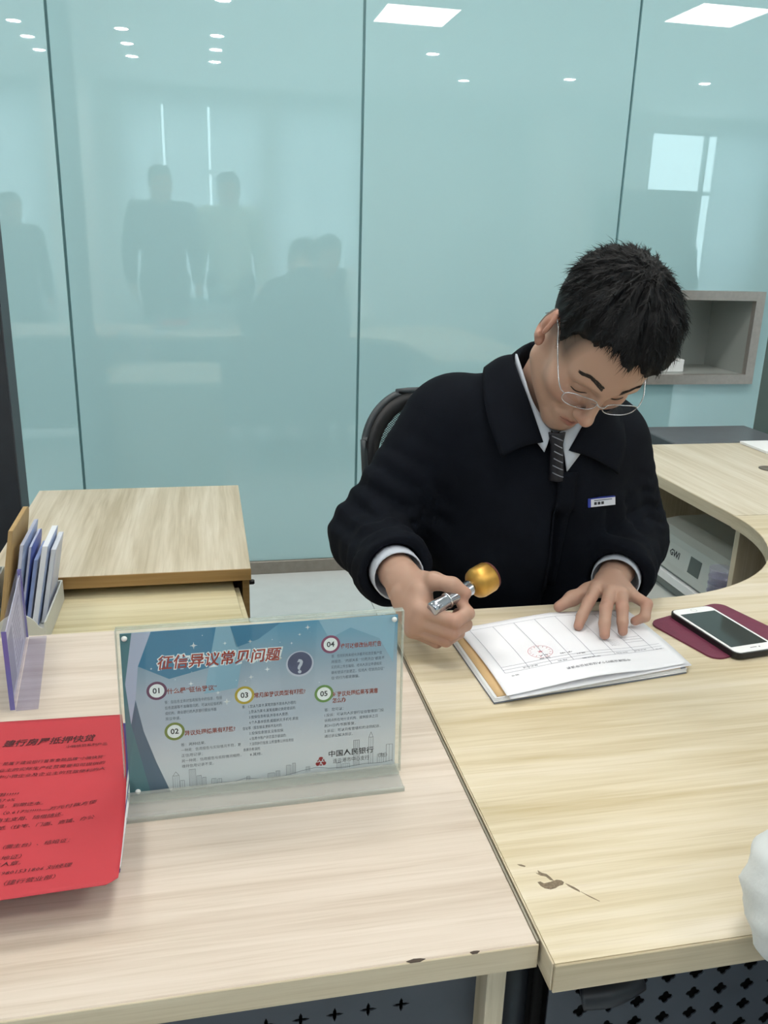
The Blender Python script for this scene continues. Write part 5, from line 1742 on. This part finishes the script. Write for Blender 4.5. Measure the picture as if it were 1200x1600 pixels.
# neck opening and the front V
FC.cone((.590, 1.355, 1.24), (.594, 1.412, 1.03), .066, .064, .004, True)
FC.cone((.586, 1.345, 1.130), (.574, 1.285, .985), .056, .006, .004, True)
sl, P = FC.block((0, 1, 0), (1, 2, 1.3))
FC.v[sl] = np.maximum(FC.v[sl], -np.maximum(P[..., 1] - 1.269, P[..., 2] - .7535))     # stays clear of the desk top
VC, QC = FC.mesh()
VC = smooth_np(VC, QC, 2, .5)
coat = np_mesh('coat', VC, QC, m_coat, clerk)
CB = BVHTree.FromPolygons([tuple(v) for v in VC], [tuple(map(int, q)) for q in QC])
def snap(p, lift):
    h_, n_, _, _ = CB.find_nearest(Vector(p))
    s_ = (Vector(p) - h_).dot(n_)
    return Vector(p) if s_ > lift else h_ + n_ * lift
def leaf(I, O, name, flip=False):
    Ic, Oc = catmull(I, 6), catmull(O, 6)
    n = min(len(Ic), len(Oc)) - 1
    def fn(u, v):
        k = min(n, int(round(v * n)))
        p = Ic[k].lerp(Oc[k], u)
        bulge = Vector((0, -.3, 1)) * (.006 * math.sin(math.pi * u))
        p = p + bulge
        return snap(p, .0075) if u > .25 else p
    def fn2(u, v): return fn(1 - u, v)
    return sheet(name, fn2 if flip else fn, 10, n, .0045, m_coat, coat)
I_ = [(.600, 1.492, 1.118), (.540, 1.452, 1.150), (.520, 1.405, 1.155), (.520, 1.365, 1.128), (.530, 1.330, 1.085), (.546, 1.300, 1.028)]
O_ = [(.600, 1.535, 1.080), (.512, 1.500, 1.118), (.480, 1.440, 1.128), (.464, 1.385, 1.098), (.462, 1.340, 1.055), (.475, 1.302, 1.004)]
leaf(I_, O_, 'coat_collar')
I2 = [(.600, 1.492, 1.118), (.655, 1.450, 1.140), (.674, 1.400, 1.135), (.668, 1.360, 1.105), (.636, 1.325, 1.070), (.592, 1.297, 1.014)]
O2 = [(.600, 1.535, 1.080), (.690, 1.500, 1.100), (.715, 1.440, 1.090), (.722, 1.385, 1.055), (.715, 1.335, 1.015), (.690, 1.300, .970)]
leaf(I2, O2, 'coat_collar', True)
# front placket edge
pk = [snap((.583 + .010 * (1 - k / 12) - .006 * (k / 12), 1.20, .985 - .235 * k / 12), .002) for k in range(13)]
def front_hit(x, z):
    h_ = CB.ray_cast(Vector((x, 1.0, z)), Vector((0, 1, 0)))
    return h_[0] if h_[0] is not None else Vector((x, 1.3, z))
def plk(u, v):
    p = front_hit(.578 + .034 * u - .012 * v, .975 - .215 * v)
    return p + Vector((0, -.0045, 0))
sheet('placket', plk, 4, 18, .003, m_coat, coat)
# sleeve buttons
for (c0, c1, side) in ((cL1, cL2, Vector((.8, .1, -.5))),):
    d = Vector((c1 - c0)).normalized()
    for k in range(2):
        p = Vector(c1) - d * (.012 + .022 * k) + side.normalized() * .06
        h_, n_, _, _ = CB.find_nearest(p)
        MB().lathe([(.0065, 0), (.0065, .002), (.004, .0032)], h_ - n_ * .0005, tuple(n_), 14).build('button', mat('black button', '#0c0d10', 0.35), coat, True)

# -- shirt with collar and cuffs
m_shirt = mat('pale grey blue shirt', '#b9c1cd', 0.7, bump=(700, 0.15))
FS = Field((.44, 1.26, .86), (.76, 1.58, 1.16), .006)
FS.ell((.600, 1.435, .96), (.178, .122, .135), .03).cone((.597, 1.44, 1.04), (.593, 1.415, 1.095), .068, .060, .04)
FS.cone((.590, 1.375, 1.2), (.594, 1.412, 1.06), .0585, .0585, .003, True)
VS, QS = FS.mesh()
shirt = np_mesh('shirt', VS, QS, m_shirt, clerk)
Ti = [(.598, 1.478, 1.128), (.545, 1.446, 1.150), (.5265, 1.405, 1.158), (.5255, 1.368, 1.134), (.536, 1.332, 1.088), (.560, 1.304, 1.048)]
Bi = [(.598, 1.484, 1.090), (.540, 1.456, 1.098), (.521, 1.408, 1.100), (.520, 1.366, 1.076), (.530, 1.322, 1.040), (.547, 1.296, 1.012)]
Tj = [(.598, 1.478, 1.128), (.650, 1.446, 1.140), (.668, 1.405, 1.138), (.664, 1.366, 1.112), (.640, 1.332, 1.072), (.576, 1.304, 1.044)]
Bj = [(.598, 1.484, 1.090), (.655, 1.456, 1.090), (.674, 1.408, 1.085), (.670, 1.364, 1.058), (.640, 1.322, 1.026), (.591, 1.294, .978)]
def band_(T, B, name, flip):
    Tc, Bc = catmull(T, 6), catmull(B, 6)
    n = len(Tc) - 1
    def fn(u, v):
        k = min(n, int(round(v * n)))
        uu = 1 - u if flip else u
        return Tc[k].lerp(Bc[k], uu) + Vector((0, -.003, 0)) * math.sin(math.pi * uu)
    return sheet(name, fn, 5, n, .0022, m_shirt, shirt)
band_(Ti, Bi, 'shirt_collar', False)
band_(Tj, Bj, 'shirt_collar', True)
for c0, c1, ex_ in ((cR1, cR2, .020), (cL1, cL2, .006)):
    d = Vector(c1 - c0).normalized()
    a_ = Vector(c1) - d * .02
    q_ = .032 + ex_
    MB().lathe([(.0425, 0), (.0420, q_ - .01), (.0415, q_), (.0395, q_ + .0005), (.0392, q_ - .01), (.040, 0)], a_, tuple(d), 28).build('shirt_cuff', m_shirt, shirt, True)
# -- tie
m_tie = mat('dark navy tie', '#0d101c', 0.6, bump=(900, 0.1))
m_stripe = mat('silver tie stripe', '#8d919c', 0.5)
def tiefn(u, v):
    w = .0085 + .004 * (v - .25) if v > .25 else .0130 - .0045 * (v / .25)
    c = Vector((.566 + .010 * v, 1.296 + .006 * v, 1.046 - .085 * v))
    return c + Vector((1, -.05, 0)) * (w * (2 * u - 1)) + Vector((0, -.008, 0)) * (1 - (2 * u - 1) ** 2)
tie = sheet('tie', tiefn, 10, 20, .003, m_tie, clerk)
for k in range(6):
    v0 = .06 + .15 * k
    def stf(u, v, v0=v0):
        uu = .06 + .88 * u
        p = Vector(tiefn(uu, min(1, max(0, v0 + .10 * u + .022 * v))))
        return p + Vector((0, -.0042, .0002))
    sheet('tie_stripe', stf, 8, 1, .0004, m_stripe, tie)
# -- name badge on the coat
c_ = front_hit(.662, .920)
bx_ = Vector((.997, -.01, .075)).normalized()
nn = Vector((0.05, -1, .12)).normalized()
bz_ = nn.cross(bx_).normalized() * -1
nn = bx_.cross(bz_)
if nn.y > 0: nn = -nn
bd_ = thing('name_badge', 'small white name badge with blue end on the black coat', 'name badge', tuple(c_))
def badge(x0, x1, z0, z1, d0, d1, name, m_):
    v = [c_ + bx_ * x + bz_ * z + nn * d for d in (d0, d1) for (x, z) in ((x0, z0), (x1, z0), (x1, z1), (x0, z1))]
    return mesh(name, v, [(0, 3, 2, 1), (4, 5, 6, 7), (0, 1, 5, 4), (1, 2, 6, 5), (2, 3, 7, 6), (3, 0, 4, 7)], m_, bd_)
badge(-.025, .025, -.0075, .0075, .0005, .0065, 'plate', mat('white badge plate', '#d4d8e2', 0.3))
badge(-.0252, -.0200, -.0076, .0076, .0005, .0069, 'blue_end', mat('badge blue', '#2f3f9a', 0.3))
badge(-.0252, .0252, -.0079, -.0064, .0005, .0069, 'blue_line', mat('badge blue', '#2f3f9a', 0.3))
for k in range(3):
    badge(-.014 + .0065 * k, -.0092 + .0065 * k, -.0008, .0042, .0066, .0068, 'badge_mark', m_ink)
badge(-.014, .019, -.0042, -.0027, .0066, .0068, 'badge_mark', m_grey_ink)

# -- trousers and shoes (under the desk)
m_trs = mat('black trousers', '#14161b', 0.85, bump=(300, 0.2))
FB = Field((.36, 1.0, .05), (.86, 1.75, .68), .012)
FB.ell((.60, 1.54, .60), (.17, .14, .09), .04)
for s_ in (-1, 1):
    x = .60 + s_ * .10
    FB.chain([(x, 1.52, .595), (x + s_ * .05, 1.14, .590), (x + s_ * .04, 1.16, .10)], [.085, .066, .050], .03)
VB, QB = FB.mesh()
np_mesh('trousers', VB, QB, m_trs, clerk)
for s_ in (-1, 1):
    x = .60 + s_ * .14
    FF = Field((x - .06, .93, 0), (x + .06, 1.24, .14), .008)
    FF.chain([(x, 1.19, .045), (x, 1.08, .042), (x, 1.0, .034)], [.042, .043, .032], .02).cone((x, 1.165, .05), (x, 1.16, .115), .040, .045, .02)
    FF.cut((x, 1.1, .004), (0, 0, -1), (x - .1, .9, -.05), (x + .1, 1.3, .02))
    a_, b_ = FF.mesh()
    np_mesh('shoe', a_, b_, mat('black leather', '#0e0e10', 0.3), clerk)

# -- stamp in the right hand
stp = thing('hand_stamp', 'silver handled brass stamp gripped in the clerk\'s right hand', 'stamp', (.35, 1.09, .84))
sa, sb = Vector((.303, 1.074, .840)), Vector((.372, 1.108, .858))
sd_ = (sb - sa).normalized()
L_ = (sb - sa).length
MB().lathe([(.0085, 0), (.0105, .002), (.0112, .010), (.0105, .024), (.0100, .034), (.0112, .044), (.0118, L_ - .004), (.0105, L_)], sa, tuple(sd_), 28).build('handle', mat('chrome silver', '#b4b8c2', 0.16, metal=0.95), stp, True)
for t_ in (.030, .050):
    MB().lathe([(.0106, 0), (.0122, .0008), (.0122, .0024), (.0106, .0032)], sa + sd_ * t_, tuple(sd_), 28).build('collar_ring', mat('bright silver', '#e3e5ea', 0.12, metal=0.95), stp, True)
MB().lathe([(.010, L_ - .001), (.015, L_ + .003), (.0215, L_ + .008), (.0235, L_ + .014), (.0235, L_ + .034), (.022, L_ + .037)], sa, tuple(sd_), 32).build('stamp_head', mat('brass', '#c69a4e', 0.42, metal=0.9, noise=(60, 0.1)), stp, True)
MB().lathe([(.0215, L_ + .0372), (.0215, L_ + .0402)], sa, tuple(sd_), 32).build('rubber_face', mat('dark red rubber', '#5b2a24', 0.7), stp, True)

# ---------------------------------------------------------------- other people: a customer and figures in the hall
def frame_of(yaw, pitch=0.0):
    F_ = np.array([math.sin(yaw), math.cos(yaw), 0.0]); Lf = np.array([-F_[1], F_[0], 0.0]); Z = np.array([0, 0, 1.0])
    f2 = F_ * math.cos(pitch) - Z * math.sin(pitch); z2 = Z * math.cos(pitch) + F_ * math.sin(pitch)
    return np.stack([Lf, F_, Z], 1), np.stack([Lf, f2, z2], 1)

def simple_person(label, base, yaw, k, J, head_at, pitch, m_top, m_bottom, m_sleeve=None, hair_col=None, group=None):
    """J: joints in (left, forward, up) metres from base"""
    M, HM = frame_of(yaw, pitch)
    B = np.array([base[0], base[1], 0.0])
    def W(q): return B + M @ (np.array(q, float) * k)
    t = thing('person', label, 'person', tuple(B), group)
    hp = W(head_at)
    Vh = (hv * 1.03 * k) @ HM.T + hp
    pts = {n: W(q) for n, q in J.items()}
    allp = np.array(list(pts.values()))
    lo, hi = allp.min(0) - .22, allp.max(0) + .22
    lo[2] = max(lo[2], 0.0)
    neck_top = hp + HM @ np.array([0, -.04, -.06]) * k
    FB_ = Field(lo, hi + np.array([0, 0, .12]), .016)
    FB_.cone(pts['chest'], pts['neck'], .09 * k, .06 * k, .05).cone(pts['neck'], neck_top, .06 * k, .054 * k, .03)
    FB_.cone(pts['shL'], pts['shR'], .05, .05, .05).cone(pts['chest'], pts['pelvis'], .11 * k, .12 * k, .06)
    for s_ in 'LR':
        FB_.chain([pts['sh' + s_], pts['el' + s_], pts['wr' + s_]], [.048, .038, .028], .02)
        FB_.chain([pts['hip' + s_], pts['kn' + s_], pts['an' + s_]], [.075, .055, .04], .03)
    Vb, Qb = FB_.mesh()
    parts = [(Vh, hq), (Vb, Qb)]
    for s_, sg in (('L', 1), ('R', -1)):
        d = pts['wr' + s_] - pts['el' + s_]; d = d / np.linalg.norm(d)
        w = pts['wr' + s_]
        FH = Field(w - .17, w + .17, .0042)
        bk = M @ np.array([sg, 0.1, 0.3]) if d[2] < -.5 else np.array([0, 0, 1.0])
        sd = M @ np.array([0, 1.0, 0]) if d[2] < -.5 else M @ np.array([-sg, 0, 0.0])
        hand_prims(FH, w + d * .01, d, bk, sd, .35, k)
        parts.append(FH.mesh())
    o_ = 0; vs_, qs_ = [], []
    for a_, b_ in parts:
        vs_.append(a_); qs_.append(b_ + o_); o_ += len(a_)
    bo_ = np_mesh('body', np.concatenate(vs_), np.concatenate(qs_), m_skin, t)
    tone(bo_, np.concatenate([head_tones(hv)] + [np.tile(SKIN, (len(a_), 1)) for a_, _ in parts[1:]]))
    np_mesh('hair', (gv * 1.03 * k) @ HM.T + hp, gq, hair_col or m_hair, t)
    # jacket
    FJ = Field(lo, hi + np.array([0, 0, .05]), .013)
    FJ.cone(pts['chest'], pts['pelvis'], .165 * k, .17 * k, .06, flat=(M[:, 1], .72))
    FJ.cone(pts['shL'], pts['shR'], .080 * k, .080 * k, .06).cone(pts['chest'], pts['neck'], .13 * k, .082 * k, .05, flat=(M[:, 1], .85))
    FJ.cone(pts['neck'] + (neck_top - pts['neck']) * .2, neck_top + (neck_top - pts['neck']) * .6, .060 * k, .062 * k, .005, True)
    FSl = FJ if m_sleeve is None else Field(lo, hi + np.array([0, 0, .05]), .0085)
    for s_ in 'LR':
        r_ = 1.0 if m_sleeve is None else 1.12
        FSl.chain([pts['sh' + s_], pts['el' + s_], pts['wr' + s_] - (pts['wr' + s_] - pts['el' + s_]) * .12], [.076 * r_ * k, .062 * r_ * k, .046 * r_ * k], .03)
    a_, b_ = FJ.mesh()
    np_mesh('jacket', a_, b_, m_top, t)
    if m_sleeve is not None:
        sl_, P_ = FSl.block(lo, hi)
        FSl.v[sl_] += .0022 * np.sin(95 * P_[..., 0] + 20 * P_[..., 2]) * np.sin(80 * P_[..., 1] + 60 * P_[..., 2]) + .002 * np.sin(210 * P_[..., 2] + 90 * P_[..., 1])
        a_, b_ = FSl.mesh()
        np_mesh('sleeves', a_, b_, m_sleeve, t)
    FTr = Field(lo, hi, .014)
    for s_ in 'LR':
        FTr.chain([pts['hip' + s_], pts['kn' + s_], pts['an' + s_]], [.098 * k, .070 * k, .055 * k], .03)
    FTr.cone(pts['hipL'], pts['hipR'], .10 * k, .10 * k, .05)
    a_, b_ = FTr.mesh()
    np_mesh('trousers', a_, b_, m_bottom, t)
    for s_ in 'LR':
        an = pts['an' + s_].copy(); an[2] = .045
        FF = Field(an - .2 + np.array([0, 0, .155]), an + .2, .009)
        FF.chain([an - M[:, 1] * .03, an + M[:, 1] * .06, an + M[:, 1] * .16], [.042, .043, .032], .02).cone(an, pts['an' + s_], .040, .042, .02)
        FF.v = np.maximum(FF.v, (.003 - (FF.lo[2] + FF.h * np.arange(FF.n[2])))[None, None, :])
        a_, b_ = FF.mesh()
        np_mesh('shoe', a_, b_, mat('black leather', '#0e0e10', 0.3), t)
    return t

STAND = dict(pelvis=(0, 0, .95), chest=(0, 0, 1.30), neck=(0, -.02, 1.47), shL=(.18, -.01, 1.42), shR=(-.18, -.01, 1.42), elL=(.25, -.04, 1.14), elR=(-.25, -.04, 1.14),
             wrL=(.25, .05, .90), wrR=(-.25, .05, .90), hipL=(.09, 0, .92), hipR=(-.09, 0, .92), knL=(.10, .02, .50), knR=(-.10, .02, .50), anL=(.10, -.03, .10), anR=(-.10, -.03, .10))
m_dark1 = mat('dark navy jacket', '#242a36', 0.8, bump=(200, .2)); m_dark2 = mat('charcoal jacket', '#2e3136', 0.8, bump=(200, .2))
m_pale = mat('pale green jacket', '#b9c8b4', 0.8, bump=(200, .2)); m_jean = mat('dark jeans', '#2a3242', 0.85, bump=(300, .2))
m_fleece = mat('white padded sleeve', '#dfe4e6', 0.75, noise=(30, .04), bump=(150, .25))
g_ = 'people in the hall mirrored in the glass'
simple_person('standing person in dark navy jacket mirrored left of the middle seam', (-.30, -.75), .15, 1.06, STAND, (0, .02, 1.60), .1, m_dark1, m_jean, group=g_)
simple_person('standing person in pale green jacket mirrored beside the navy jacket', (.24, -.95), -.1, 1.05, STAND, (0, .02, 1.60), .1, m_pale, m_jean, group=g_)
simple_person('standing person in charcoal jacket mirrored near the left post', (-1.42, -.65), .5, .92, STAND, (0, .02, 1.60), .1, m_dark2, m_jean, group=g_)
simple_person('standing person in charcoal jacket mirrored above the steel tray', (4.1, -.6), -.3, .92, STAND, (0, .02, 1.60), .1, m_dark2, m_jean, group=g_)
SEATED = dict(pelvis=(0, 0, .56), chest=(0, .18, .90), neck=(0, .27, 1.10), shL=(.17, .25, 1.06), shR=(-.17, .25, 1.06), elL=(.350, .340, .806), elR=(-.26, .40, .83),
              wrL=(.12, .56, .805), wrR=(-.10, .58, .805), hipL=(.09, 0, .54), hipR=(-.09, 0, .54), knL=(.11, .36, .54), knR=(-.11, .36, .54), anL=(.11, .34, .10), anR=(-.11, .34, .10))
simple_person('customer in dark vest with white padded sleeves leaning an elbow on the right desk', (.868, .163), 0.0, 1.0, SEATED, (0, .36, 1.22), .35, m_dark1, m_jean, m_fleece)
stool = thing('customer_stool', 'round black stool under the customer in white sleeves', 'stool', (.868, .163, 0))
MB().lathe([(.17, .40), (.19, .405), (.19, .435), (.17, .445)], (.868, .163, 0), n=32).build('seat', m_fabric, stool, True)
MB().lathe([(.20, 0.0), (.20, .012), (.04, .03), (.028, .05), (.028, .40)], (.868, .163, 0), n=32).build('pedestal', m_chair_grey, stool, True)
bpy.data.objects.remove(_txt_o)
